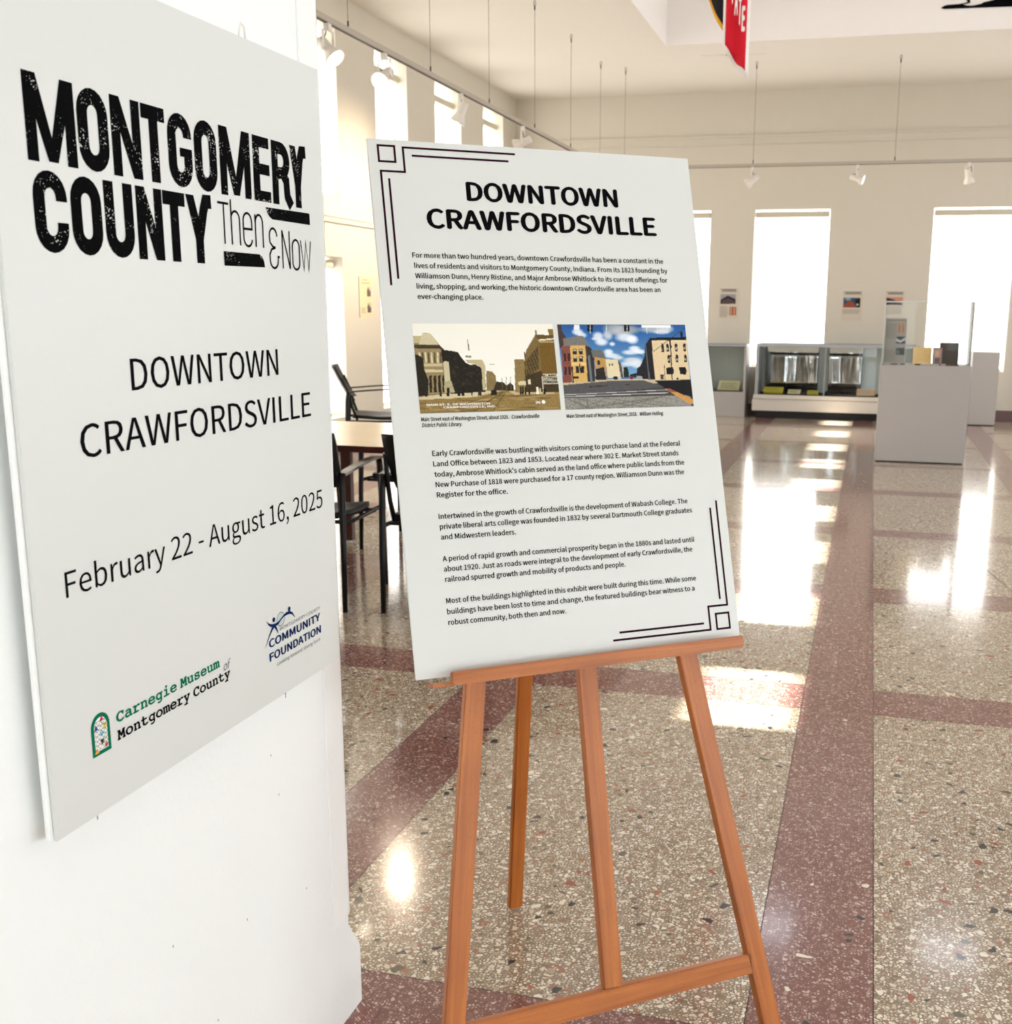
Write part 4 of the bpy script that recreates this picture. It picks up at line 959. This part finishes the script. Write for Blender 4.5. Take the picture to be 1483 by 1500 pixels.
def chair(x, y, yaw, label, sc=1.0, bw=0.50):
    Wm = Matrix.Translation((x, y, 0)) @ Matrix.Rotation(math.radians(yaw), 4, 'Z') @ Matrix.Scale(sc, 4)
    Wn = Matrix.Translation((x, y, 0)) @ Matrix.Rotation(math.radians(yaw), 4, 'Z')
    root = empty('armchair', Wn, label=label, cat='chair', group='black stacking armchairs round the table')
    def P(*p): return Wm @ Vector(p)
    def add(name, vs, fs, m, sm=False): return MB().add([Wm @ Vector(v) for v in vs], fs, sm).build(name, m, root)
    vs, fs = curved_panel(0.47, -0.235, 0.225, lambda t: 0, 0.028, 10, 8, lambda t: 1.0 - 0.10 * abs(2 * t - 1) ** 3, 0.0)
    vs = [(a, c, 0.462 + b - 0.018 * math.cos(a * 6) + (0.02 * max(0, -c) * 4)) for a, b, c in vs]
    MB().add([Wm @ Vector(v) for v in vs], fs, True).build('seat', M_blackplastic, root)
    vs, fs = curved_panel(bw, 0.60, 0.875, lambda t: -0.205 - 0.155 * t ** 0.8, 0.016, 12, 10, lambda t: 0.93 + 0.10 * t - 0.12 * max(0, t - .8) ** 1.0, 0.035, hole=lambda i, j: j == 8 and 4 <= i <= 7)
    MB().add([Wm @ Vector(v) for v in vs], fs, True).build('backrest', M_blackplastic, root)
    for s in (-1, 1):
        MB().tube([P(s * .262, -.292, 0), P(s * .262, -.285, .30), P(s * .258, -.272, .60), P(s * .255, -.262, .675)], [.0125 * sc, .0150 * sc, .0165 * sc, .016 * sc], 10).build('leg', M_blackmetal, root)
        MB().tube([P(s * .268, .292, 0), P(s * .262, .285, .35), P(s * .258, .272, .62), P(s * .256, .262, .682)], [.0120 * sc, .0150 * sc, .0165 * sc, .016 * sc], 10).build('leg', M_blackmetal, root)
        MB().tube([P(s * .225, -.20, .44), P(s * .232, -.235, .54), P(s * .236, -.255, .64), P(s * .225, -.315, .78)], .012 * sc, 8).build('upright', M_blackmetal, root)
        pts = [(-.268, .668), (-.20, .672), (-.10, .680), (.0, .686), (.12, .690), (.22, .690), (.272, .684)]
        m = MB()
        for a, b in zip(pts[:-1], pts[1:]): m.beam(P(s * .256, a[0], a[1]), P(s * .256, b[0], b[1]), .046 * sc, .012 * sc, Wm.to_3x3() @ Vector((1, 0, 0)))
        m.build('armrest', M_tan_arm, root)
        MB().tube([P(s * .258, -.272, .425), P(s * .245, 0, .415), P(s * .258, .275, .425)], .011 * sc, 8).build('side_rail', M_blackmetal, root)
    MB().tube([P(-.255, .20, .415), P(.255, .20, .415)], .010 * sc, 8).build('seat_support', M_blackmetal, root)
    MB().tube([P(-.255, -.20, .425), P(.255, -.20, .425)], .010 * sc, 8).build('seat_support', M_blackmetal, root)
    return root
chair(-2.675, 5.056, 5.0, 'black plastic armchair on the near side of the table, next to the white column board', bw=0.53)
chair(-1.975, 5.143, 6.0, 'black plastic armchair on the near side of the table, mostly behind the easel board', bw=0.44)
chair(-2.672, 6.432, 180.0, 'black plastic armchair facing the camera from the far side of the table')
chair(-4.30, 9.48, -66.0, 'black plastic armchair seen side-on beyond the table, near the left wall', 1.06)

# ================================================================== TRACKS AND SPOTLIGHTS
def track(name, a, b, label, wires, axis):
    a = Vector(a); b = Vector(b)
    root = empty(name, (a + b) / 2, label=label, cat='track', group=None)
    sd_ = (1, 0, 0) if axis == 'y' else (0, 1, 0)
    MB().beam(a, b, 0.040, 0.036, sd_).build('rail', M_track, root, bevel=0.002)
    MB().beam(a - Vector((0, 0, .0185)), b - Vector((0, 0, .0185)), 0.020, 0.004, sd_).build('slot', M_track_slot, root)
    for p in wires:
        x, y = (a.x, p) if axis == 'y' else (p, a.y)
        w = MB().tube([(x, y, a.z + .018), (x, y, ZC - .012)], 0.0022, 6).build('suspension_cable', M_wire, root)
        MB().tube([(x, y, a.z + .016), (x, y, a.z + .06)], 0.006, 8).build('crimp', M_track_slot, w)
        MB().tube([(x, y, ZC - .085), (x, y, ZC - .045)], 0.007, 8).build('cable_adjuster', M_track_slot, w)
        MB().tube([(x - .014, y, ZC - .035), (x - .010, y, ZC - .008), (x, y, ZC - .001), (x + .010, y, ZC - .008), (x + .014, y, ZC - .035), (x, y, ZC - .047), (x - .014, y, ZC - .035)], .0025, 6).build('ceiling_hook', M_wire, w)
    return root
track('lighting_track', (-3.32, 2.4, 3.150), (-3.32, 14.22, 3.150), 'long white lighting track hung on cables, running along the left wall', [2.87, 4.24, 5.61, 6.986, 8.377, 9.73, 11.10, 12.47, 13.85], 'y')
track('lighting_track', (-3.295, 14.24, 3.152), (4.2, 14.24, 3.152), 'white lighting track hung across the room in front of the back wall', [-3.10, -1.51, 0.14, 1.80, 3.45], 'x')
def spot(x, y, aim, label, lens=M_bulb, power=40, drop=0.15, col=(1.0, 0.82, 0.6)):
    aim = Vector(aim).normalized(); zt = 3.131
    root = empty('track_spotlight', (x, y, zt), label=label, cat='spotlight', group=None)
    MB().box(x - .016, x + .016, y - .024, y + .024, zt - .040, zt).build('track_adapter', M_lamp_white, root, bevel=0.002)
    piv = Vector((x, y, zt - drop)); side = aim.cross(Vector((0, 0, 1)));
    side = side.normalized() if side.length > .1 else Vector((1, 0, 0))
    m = MB()
    for s in (-1, 1):
        m.beam(piv + side * (.047 * s), Vector((x, y, zt - .042)) + side * (.047 * s), .018, .004, aim)
    m.beam(Vector((x, y, zt - .042)) - side * .049, Vector((x, y, zt - .042)) + side * .049, .004, .018, (0, 0, 1))
    m.build('yoke', M_lamp_white, root)
    for s in (-1, 1): MB().tube([piv + side * (.040 * s), piv + side * (.060 * s)], .009, 10).build('knob', M_lamp_white, root)
    a0 = piv - aim * .085
    MB()._lathe(a0, aim, [(0, 0), (0, .028), (.004, .033), (.09, .035), (.105, .040), (.125, .050), (.150, .060), (.165, .063), (.165, .059), (.150, .055), (.14, .0)], 28, True).build('lamp_housing', M_lamp_white, root)
    MB()._lathe(a0 + aim * .150, aim, [(0, 0.0), (0, .054), (.008, .050), (.013, .03), (.015, 0)], 28, True).build('lamp_lens', lens, root)
    e1 = Vector((x, y, zt - .03))
    MB().tube([e1 + side * .012, e1 + side * .03 - Vector((0, 0, .03)) + aim * .01, piv + side * .036 - aim * .02 + Vector((0, 0, .03)), a0 + aim * .03 + side * .02 + Vector((0, 0, .03)), a0 + aim * .0 + side * .005], .0035, 6).build('lamp_cord', M_track_slot, root)
    if power:
        ld = bpy.data.lights.new('lamp_beam', 'SPOT'); ld.energy = power; ld.color = col; ld.spot_size = math.radians(85); ld.spot_blend = 1.0; ld.shadow_soft_size = 0.045
        lo = bpy.data.objects.new('lamp_beam', ld)
        q = aim.to_track_quat('-Z', 'Y').to_matrix().to_4x4(); q.translation = a0 + aim * .19
        reg(lo, root, q)
    return root
SP = 40
spot(-3.32, 6.70, (.156, -.035, -.17), 'white track spotlight nearest the camera, on the left track beside the column, pointing down-right', M_bulb_side, power=SP)
spot(-3.32, 7.53, (-.02, -.19, -.13), 'second white track spotlight from the column, glowing lens facing the camera', power=SP)
spot(-3.32, 9.02, (-.066, -.005, -.146), 'third white track spotlight from the column, pointing down at the left wall', M_bulb, power=SP * 5)
spot(-3.32, 10.70, (-.144, .0, -.056), 'fourth white track spotlight from the column, just above the easel board edge', M_bulb, power=SP * 6)
spot(-1.512, 14.24, (-.15, .03, -.10), 'small white track spotlight on the back track, left one beside the cable', M_bulb_dim, power=25)
spot(-0.278, 14.24, (.186, -.02, -.06), 'small white track spotlight on the back track, middle one turned to the right', M_bulb_dim, power=25)
spot(0.976, 14.24, (.03, .06, -.143), 'small white track spotlight on the back track, rightmost one pointing down', M_bulb_dim, power=25)

# ================================================================== PENNANTS
def pennant(x0, xt, ztip, zcorner, y, ztop, w_bord, m_in, m_bord, label, letters=None, amp=0.012, rot=0.0):
    """hanging felt pennant with a vertical right edge x0..xt and a slanting foot"""
    root = empty('pennant', ((x0 + xt) / 2, y, ztop), label=label, cat='pennant', group=None)
    n = 14
    def yy(x, z): return y + amp * math.sin((x - x0) * 60 + z * 3) + rot * (x - x0)
    def sheet(xa, xb, zf, zt, off, name, m):
        vs = []; fs = []; R = 18
        for i in range(n + 1):
            x = xa + (xb - xa) * i / n
            for j in range(R + 1):
                z = zf(i / n) + (zt - zf(i / n)) * j / R; vs.append((x, yy(x, z) + off, z))
        k = len(vs); vs += [(a, b + (.002 if off <= 0 else -.0005), c) for a, b, c in vs]
        for i in range(n):
            for j in range(R):
                q = (i * (R + 1) + j, (i + 1) * (R + 1) + j, (i + 1) * (R + 1) + j + 1, i * (R + 1) + j + 1)
                fs.append(q); fs.append(tuple(v + k for v in q[::-1]))
        for i in range(n):
            for j in (0, R): a = i * (R + 1) + j; b = a + R + 1; fs.append((a, b, b + k, a + k))
        for j in range(R):
            for i in (0, n): a = i * (R + 1) + j; fs.append((a, a + 1, a + 1 + k, a + k))
        return MB().add(vs, fs, True).build(name, m, root)
    zf = lambda t: zcorner + (ztip - zcorner) * (t ** 1.0) + .012 * math.sin(t * 9)
    sheet(x0, xt, zf, ztop, 0.0, 'border', m_bord)
    W_ = xt - x0; b = w_bord
    zf2 = lambda t: zf((b + t * (W_ - 2 * b)) / W_) + b * 2.0
    sheet(x0 + b, xt - b, zf2, ztop - .05, -0.004, 'felt_field', m_in)
    return root, yy
rp, yy = pennant(-1.056, -0.884, 2.900, 3.11, 7.8, 4.20, 0.018, M_redcloth, M_whitecloth, 'red felt pennant with white edge and white letters hanging from the ceiling')
F = Flat()
for k, (ch, xa, zb, hh) in enumerate((('S', -1.030, 3.44, .17), ('T', -1.008, 3.385, .17), ('A', -.983, 3.315, .17), ('T', -.958, 3.255, .16), ('E', -.934, 3.215, .14))):
    F.text(ch, xa, xa + .022, zb, hh, offset=.02)
F.build('pennant_lettering', M_whitecloth, rp, frame((0, 7.8 - 0.019, 0), (1, 0, 0), (0, 0, 1)), 0.0)
MB().tube([(-1.06, 7.8, 4.2), (-.88, 7.8, 4.2)], .008, 8).tube([(-1.06, 7.8, 4.2), (-.97, 7.8, CZ - .002), (-.88, 7.8, 4.2)], .002, 6).build('hanging_rod', M_wire, rp)
bp_, yy = pennant(-1.215, -1.042, 3.175, 3.52, 7.9, 4.20, 0.018, M_blackcloth, M_goldcloth, 'black felt pennant with golden yellow edge hanging beside the red one')
MB().tube([(-1.22, 7.9, 4.2), (-1.04, 7.9, 4.2)], .008, 8).tube([(-1.22, 7.9, 4.2), (-1.13, 7.9, CZ - .002), (-1.04, 7.9, 4.2)], .002, 6).build('hanging_rod', M_wire, bp_)

# black silhouette frieze on the far side of the coffer
F = Flat()
F.poly([(.50, 4.565), (.53, 4.553), (1.35, 4.540), (2.6, 4.535), (2.9, 4.56), (2.7, 4.70), (2.3, 4.86), (1.9, 4.90), (1.5, 4.84), (1.18, 4.72), (1.06, 4.625), (.97, 4.605), (.93, 4.600), (.90, 4.585), (.82, 4.572), (.76, 4.575), (.72, 4.590), (.65, 4.594), (.57, 4.592), (.53, 4.585)])
F.poly([(.66, 4.592), (.74, 4.590), (.785, 4.598), (.795, 4.612), (.775, 4.640), (.74, 4.70), (.72, 4.70), (.75, 4.63), (.765, 4.612), (.74, 4.603)])
fz = F.build('silhouette_mural', M_black, None, frame((0, CY1 - 0.006, 0), (1, 0, 0), (0, 0, 1)), 0.002)
tag(fz, label='black silhouette lettering or figures painted on the white ceiling coffer, top right', cat='mural')

# ================================================================== POSTERS
def poster(name, world_fr, w, h, label, kind, group='small exhibit posters on the walls'):
    """world_fr: x right, y up, z out of wall, origin at the poster's lower left"""
    m = MB().box(0, w, 0, h, 0, 0.008); m.v = [tuple(world_fr @ Vector(v)) for v in m.v]
    root = empty(name, world_fr @ Matrix.Translation((w / 2, 0, 0)), label=label, cat='poster', group=group)
    m.build('backing', M_foam, root, world_fr)
    C = Canvas(44, 66, (206, 196, 180)); rg = C.rng
    C.rect(.06, .9, .03, .045, (60, 50, 50)); C.rect(.06, .075, .03, .3, (90, 70, 70))
    for y_, a_, b_ in ((.075, .18, .86), (.115, .14, .9)): C.line(a_, y_, b_, y_, .022, (70, 62, 60), .9)
    def txt(x0, x1, y0, y1):
        y_ = y0
        while y_ < y1: C.line(x0, y_, x1 - rg.uniform(0, .1), y_, .010, (140, 132, 124), .8); y_ += .03
    if kind == 'barn':
        C.rect(.1, .86, .20, .52, (150, 150, 160)); C.poly([(.1, .38), (.45, .24), (.86, .36), (.86, .50), (.1, .52)], (52, 40, 44), 6); C.poly([(.16, .42), (.5, .34), (.8, .42), (.8, .48), (.16, .50)], (84, 70, 70), 6)
        txt(.08, .5, .60, .94); C.rect(.56, .92, .60, .88, (150, 80, 60)); C.rect(.62, .68, .62, .86, (210, 160, 130)); C.rect(.78, .84, .62, .86, (210, 160, 130))
    elif kind == 'red':
        C.rect(.1, .86, .22, .55, (60, 74, 92)); C.blob(.3, .27, .16, .06, (150, 180, 200), .8); C.poly([(.12, .48), (.3, .36), (.45, .32), (.62, .46), (.66, .55), (.12, .55)], (146, 72, 50), 8); C.poly([(.6, .3), (.86, .24), (.86, .55), (.74, .52)], (24, 28, 24), 4); C.blob(.74, .45, .06, .04, (230, 224, 214), .9)
        txt(.08, .88, .61, .78)
    elif kind == 'roof':
        C.rect(.1, .88, .20, .46, (196, 140, 118)); C.poly([(.1, .22), (.45, .28), (.88, .42), (.88, .46), (.1, .46)], (50, 24, 24), 4); C.line(.1, .52, .86, .52, .02, (70, 62, 60)); txt(.1, .86, .58, .9)
    else:
        C.a[:] = (226, 206, 168); C.line(.3, .08, .6, .08, .018, (120, 90, 70)); C.line(.2, .16, .8, .16, .018, (120, 90, 70)); txt(.1, .5, .26, .9)
        for y_ in (.24, .64): C.rect(.56, .86, y_, y_ + .24, (196, 176, 150)); C.poly([(.56, y_ + .10), (.68, y_ + .02), (.8, y_ + .12), (.86, y_ + .08), (.86, y_ + .24), (.56, y_ + .24)], (90, 82, 78), 14)
    C.build('printed_sheet', root, world_fr, 0.002, w - .002, 0.002, h - .002, lift=0.0085)
    return root
def backfr(x, z): return frame((x, YB, z), (1, 0, 0), (0, 0, 1))
poster('poster', backfr(-2.106, 1.317), .273, .421, 'small grey poster with a barn photograph, left of the middle back window', 'barn')
poster('poster', backfr(-0.427, 1.300), .289, .409, 'small grey poster with a red brick building photograph, right of the middle back window', 'red')
poster('poster', backfr(0.139, 1.300), .270, .409, 'small poster with a dark roof photograph behind the clear display cover', 'roof')
poster('poster', frame((XL, 10.753, 1.336), (0, 1, 0), (0, 0, 1)), .31, .41, 'small cream poster with two grey photographs on the left wall between the boards', 'cream')

# ================================================================== DISPLAY CASES AND PEDESTALS
def panel_box(m, x0, x1, y0, y1, z0, z1): return MB().box(x0, x1, y0, y1, z0, z1)
# long low case
lc = empty('display_case', (-0.45, 15.75, 0), label='long low grey display case with two silver foil sheets inside, under the middle back window', cat='display case')
x0, x1, yf, yb = -1.50, 0.62, 15.47, 16.02
MB().box(x0 + .02, x1 - .02, yf + .05, yb - .01, 0.0, 0.10).build('kick_plate', M_kick, lc)
MB().box(x0 - .03, x1 + .03, yf - .01, yb, 0.10, 0.258).build('base', M_case, lc, bevel=0.004)
MB().box(x0 - .02, x1 + .02, yf - .025, yb, 0.262, 0.318).build('sill', M_case, lc, bevel=0.006)
MB().box(x0, x1, yf, yf + .03, 0.962, 1.0).box(x0, x1, yb - .03, yb, 0.962, 1.0).box(x0, x0 + .04, yf + .03, yb - .03, 0.962, 1.0).box(x1 - .04, x1, yf + .03, yb - .03, 0.962, 1.0).build('lid', M_case_frame, lc)
MB().box(x0 + .04, x1 - .04, yf + .03, yb - .03, 0.978, 0.984).build('glass_pane', M_glass, lc)
MB().box(x0, x0 + .04, yf, yb, 0.318, .962).box(x1 - .04, x1, yf, yb, 0.318, .962).build('side_panel', M_case_frame, lc)
MB().box(x0 + .04, x1 - .04, yb - .03, yb, 0.318, .962).build('back_panel', M_case_in, lc)
MB().box(x0 + .042, x1 - .042, yf + .02, yb - .032, 0.318, .326).build('deck', M_velvet, lc)
for a, b_ in ((x0 + .042, -0.585), (-0.575, x1 - .042)): MB().box(a, b_, yf + .006, yf + .011, 0.330, .958).build('glass_pane', M_glass, lc)
MB().box(-0.588, -0.572, yf + .004, yf + .014, 0.322, .960).build('glass_joiner', M_steel, lc)
def foil(xa, xb, name, label, ph):
    vs, fs = curved_panel(xb - xa, .332, .955, lambda t: 0.0, .002, 26, 4, lambda t: 1.0, 0.0)
    vs = [((xa + xb) / 2 + a, 15.89 + b + .014 * math.sin(a * 13 + ph) + .004 * math.sin(a * 31 + ph * 2), c) for a, b, c in vs]
    o = MB().add(vs, fs, True).build(name, M_mylar, None, Matrix.Translation(((xa + xb) / 2, 15.89, .332))); tag(o, label=label, cat='foil', group='silver foil sheets in the long case')
foil(-1.40, -0.68, 'foil_sheet', 'wide silver foil sheet standing in the left half of the long display case', 0.4)
foil(-0.545, -0.10, 'foil_sheet', 'dark-looking silver foil sheet standing in the right half of the long display case', 2.1)
def booklet(x, y, z, w, d, tilt, m, name, label, cat, group=None, th=.012, yaw=0):
    Wm = Matrix.Translation((x, y, z)) @ Matrix.Rotation(math.radians(yaw), 4, 'Z') @ Matrix.Rotation(math.radians(tilt), 4, 'X')
    root = empty(name, Wm, label=label, cat=cat, group=group)
    b = MB().box(-w / 2, w / 2, 0, d, 0, th); b.v = [tuple(Wm @ Vector(v)) for v in b.v]; b.build('cover', m, root, Wm, bevel=.001)
    F = Flat()
    for k in range(5): F.rect(-w * .38, w * (.36 - .08 * (k % 3)), d * (.2 + .13 * k), d * (.2 + .13 * k) + d * .03)
    F.build('print', M_grey_ink, root, Wm, th + .0006)
    return root
booklet(-1.26, 15.55, .328, .26, .17, 18, M_paper_y, 'booklet', 'yellow booklet at the left end of the long display case', 'booklet', 'papers in the long case', .03)
booklet(-0.98, 15.55, .328, .17, .17, 14, M_paper_c, 'booklet', 'white booklet second from the left in the long display case', 'booklet', 'papers in the long case')
booklet(-0.73, 15.55, .328, .15, .17, 12, M_paper_y, 'booklet', 'small yellow booklet third from the left in the long display case', 'booklet', 'papers in the long case')
booklet(-0.03, 15.55, .328, .24, .18, 24, M_paper_o, 'booklet', 'orange-tan booklet in the long display case beside the pedestal', 'booklet', 'papers in the long case')
b = MB(); vs = []; fs = []; n = 26
for i in range(n + 1):
    x = -1.07 + .95 * i / n; h = .030 + .022 * math.sin(i * .9) + .012 * math.sin(i * 2.3)
    vs += [(x, 15.745, .328), (x, 15.765, .328 + h), (x, 15.80, .328 + h * .6), (x, 15.825, .328)]
for i in range(n):
    for j in range(3): a = i * 4 + j; fs.append((a, a + 4, a + 5, a + 1))
    a = i * 4; fs.append((a, a + 3, a + 7, a + 4))
fs += [(0, 1, 2, 3), (n * 4 + 3, n * 4 + 2, n * 4 + 1, n * 4)]
o = b.add(vs, fs, True).build('draped_cloth', M_velvet, None, Matrix.Translation((-.6, 15.78, .328))); tag(o, label='crumpled black cloth lying along the floor of the long display case', cat='cloth')
# small case at the left
sc_ = empty('display_case', (-1.95, 15.77, 0), label='small display case with pale lower front, left of the long one, beside the easel board', cat='display case')
x0, x1 = -2.30, -1.635
MB().box(x0, x1, 15.52, 16.02, 0.0, .34).build('base', M_ped, sc_, bevel=.004)
MB().box(x0, x1, 15.51, 15.53, 0.955, .98).box(x0, x1, 16.0, 16.02, 0.955, .98).box(x0, x0 + .03, 15.53, 16.0, 0.955, .98).box(x1 - .03, x1, 15.53, 16.0, 0.955, .98).build('lid', M_case_frame, sc_)
MB().box(x0 + .03, x1 - .03, 15.53, 16.0, 0.965, .971).build('glass_pane', M_glass, sc_)
MB().box(x1 - .03, x1, 15.51, 16.02, .34, .955).box(x0, x0 + .03, 15.51, 16.02, .34, .955).build('side_panel', M_ped, sc_)
MB().box(x0 + .03, x1 - .03, 15.99, 16.02, .34, .955).build('back_panel', M_case_in, sc_)
MB().box(x0 + .032, x1 - .032, 15.54, 15.988, .34, .352).build('deck', M_dark_brown, sc_)
MB().box(x0 + .032, x1 - .032, 15.515, 15.520, .352, .953).build('glass_pane', M_glass, sc_)
booklet(-1.88, 15.60, .354, .30, .26, 26, M_paper_c, 'document', 'open cream document propped in the small left display case', 'document', None, .006)

def pedestal(x0, x1, y0, y1, h, label):
    root = empty('pedestal', ((x0 + x1) / 2, (y0 + y1) / 2, 0), label=label, cat='pedestal', group='grey painted display pedestals')
    MB().box(x0 + .015, x1 - .015, y0 + .015, y1 - .015, 0, .012).build('plinth', M_kick, root)
    MB().box(x0, x1, y0, y1, .012, h).build('body', M_ped, root, bevel=.003)
    return root
def vitrine(x0, x1, y0, y1, z0, z1, label):
    root = empty('vitrine', ((x0 + x1) / 2, (y0 + y1) / 2, z0), label=label, cat='display cover', group='clear acrylic covers on the pedestals')
    t = .006
    for nm, q in (('front_panel', (x0, x1, y0, y0 + t, z0, z1 - t)), ('back_panel', (x0, x1, y1 - t, y1, z0, z1 - t)), ('side_panel', (x0, x0 + t, y0 + t, y1 - t, z0, z1 - t)), ('side_panel', (x1 - t, x1, y0 + t, y1 - t, z0, z1 - t)), ('top_panel', (x0, x1, y0, y1, z1 - t, z1))):
        MB().box(*q).build(nm, M_acrylic, root)
    e = MB()
    for (xa, ya) in ((x0, y0), (x1, y0), (x0, y1), (x1, y1)): e.beam((xa, ya, z0), (xa, ya, z1), .004, .004, (1, 0, 0))
    for (a_, b_) in (((x0, y0), (x1, y0)), ((x1, y0), (x1, y1)), ((x1, y1), (x0, y1)), ((x0, y1), (x0, y0))): e.beam(a_ + (z1,), b_ + (z1,), .007, .007, (0, 0, 1))
    e.build('polished_edge', mat('acrylic_edge', rgb(226, 232, 232), 0.2), root)
    return root
PZ = 0.938
pedestal(0.100, 0.934, 11.30, 11.80, PZ, 'large grey square pedestal under the acrylic cover, standing on the open floor')
vitrine(0.112, 0.922, 11.32, 11.78, PZ, 1.535, 'clear acrylic cover full of small exhibits on the large grey pedestal')
pedestal(1.275, 1.605, 15.35, 15.68, PZ, 'narrow tall grey pedestal in front of the right back window')
vitrine(1.285, 1.595, 15.36, 15.67, PZ, 1.56, 'clear acrylic cover on the narrow pedestal by the right window')
# exhibits in the big vitrine
def standing(name, x0, x1, y, z0, z1, m, lean, label, cat, paint=None, th=.008):
    """upright panel whose top leans back by `lean` metres"""
    L_ = math.hypot(z1 - z0, lean); fr = frame((x0, y, z0), (1, 0, 0), (0, lean, z1 - z0))
    root = empty(name, fr @ Matrix.Translation(((x1 - x0) / 2, 0, 0)), label=label, cat=cat, group=None)
    b = MB().box(0, x1 - x0, 0, L_, -th, 0); b.v = [tuple(fr @ Vector(v)) for v in b.v]; b.build('panel', m, root, fr)
    st = MB().beam(fr @ Vector(((x1 - x0) / 2, L_ * .7, -th)), Vector(((x0 + x1) / 2, y + lean + .06, z0)), .03, .003, (1, 0, 0)); st.build('stand', M_kick, root)
    if paint is not None: paint.build('printed_sheet', root, fr, .003, x1 - x0 - .003, .003, L_ - .003, lift=.0006)
    return root
C = Canvas(40, 64, (150, 144, 134)); C.line(.1, .05, .9, .05, .02, (90, 84, 78))
for k in range(26): C.line(.06, .13 + k * .032, .46 + .05 * (k % 3), .13 + k * .032, .010, (112, 106, 98), .8)
C.rect(.56, .94, .10, .34, (168, 140, 112)); C.rect(.62, .68, .16, .32, (90, 60, 44)); C.rect(.80, .86, .16, .32, (110, 76, 50))
C.rect(.54, .94, .40, .56, (44, 50, 56)); C.poly([(.54, .44), (.74, .5), (.94, .42), (.94, .48), (.74, .54), (.54, .5)], (190, 196, 204)); C.rect(.54, .94, .66, .82, (52, 56, 58)); C.rect(.6, .7, .7, .8, (120, 120, 116))
standing('text_panel', .125, .330, 11.56, PZ + .004, 1.380, M_case_in, .03, 'tall grey text panel with small photographs, at the left inside the acrylic cover', 'panel', C)
C = Canvas(40, 36, (222, 184, 112), ); C.a[:] = (238, 208, 150)
for k in range(7): C.line(.1, .12 + k * .12, .75, .08 + k * .12, .03, (196, 156, 92), .7)
C.rect(.55, .9, .05, .9, (232, 198, 134), 6)
standing('document', .400, .575, 11.50, PZ + .004, 1.105, M_paper_o, .04, 'yellowed paper document standing in the middle of the acrylic cover', 'document', C)
C = Canvas(24, 32, (150, 128, 122)); C.rect(.12, .88, .08, .92, (188, 160, 146)); C.blob(.5, .36, .2, .18, (226, 176, 150)); C.rect(.2, .8, .6, .9, (120, 104, 104), 6)
standing('framed_portrait', .580, .670, 11.44, PZ + .004, 1.105, M_leather, .03, 'small framed portrait card standing right of the yellowed document', 'picture', C)
standing('dark_album', .650, .830, 11.58, PZ + .004, 1.150, M_dark_brown, .05, 'dark brown album leaning at the right inside the acrylic cover', 'album')
k_ = 0
for x, y, w, d, m, lb in ((.225, 11.40, .07, .03, M_leather, 'dark brown oblong medal lying front left under the acrylic cover'), (.305, 11.41, .045, .03, M_dark_brown, 'small dark brown token lying right of the oblong medal'), (.445, 11.385, .05, .03, M_dark_brown, 'small dark clip lying in front of the yellowed document'), (.520, 11.39, .07, .035, M_case_in, 'small grey ticket lying in front of the yellowed document'), (.762, 11.385, .12, .04, M_leather, 'flat brown strip lying in front of the dark album'), (.610, 11.38, .06, .03, M_foam, 'small white label card lying in front of the framed portrait'), (.690, 11.43, .05, .03, M_foam, 'small white label card lying in front of the dark album')):
    o = MB().box(x - w / 2, x + w / 2, y - d / 2, y + d / 2, PZ, PZ + .012).build('keepsake', m, None, Matrix.Translation((x, y, PZ)), bevel=.003); tag(o, label=lb, cat='keepsake', group='small flat exhibits under the acrylic cover')

# ceiling luminaires in the coffer (above the frame)
def luminaire(x, y, label):
    root = empty('ceiling_light', (x, y, CZ), label=label, cat='ceiling light', group='square ceiling lights in the coffer')
    MB().box(x - .33, x + .33, y - .33, y + .33, CZ - .06, CZ).build('housing', M_lamp_white, root, bevel=.004)
    MB().box(x - .30, x + .30, y - .30, y + .30, CZ - .066, CZ - .058).build('diffuser', M_panel, root)
for i, x in enumerate((-.75, 1.15, 3.3)):
    for j, y in enumerate((3.0, 7.2, 11.2)):
        luminaire(x, y, 'square white ceiling light in the raised coffer, %s row, %s' % (('left', 'middle', 'right')[i], ('nearest the camera', 'in the middle', 'nearest the back wall')[j]))
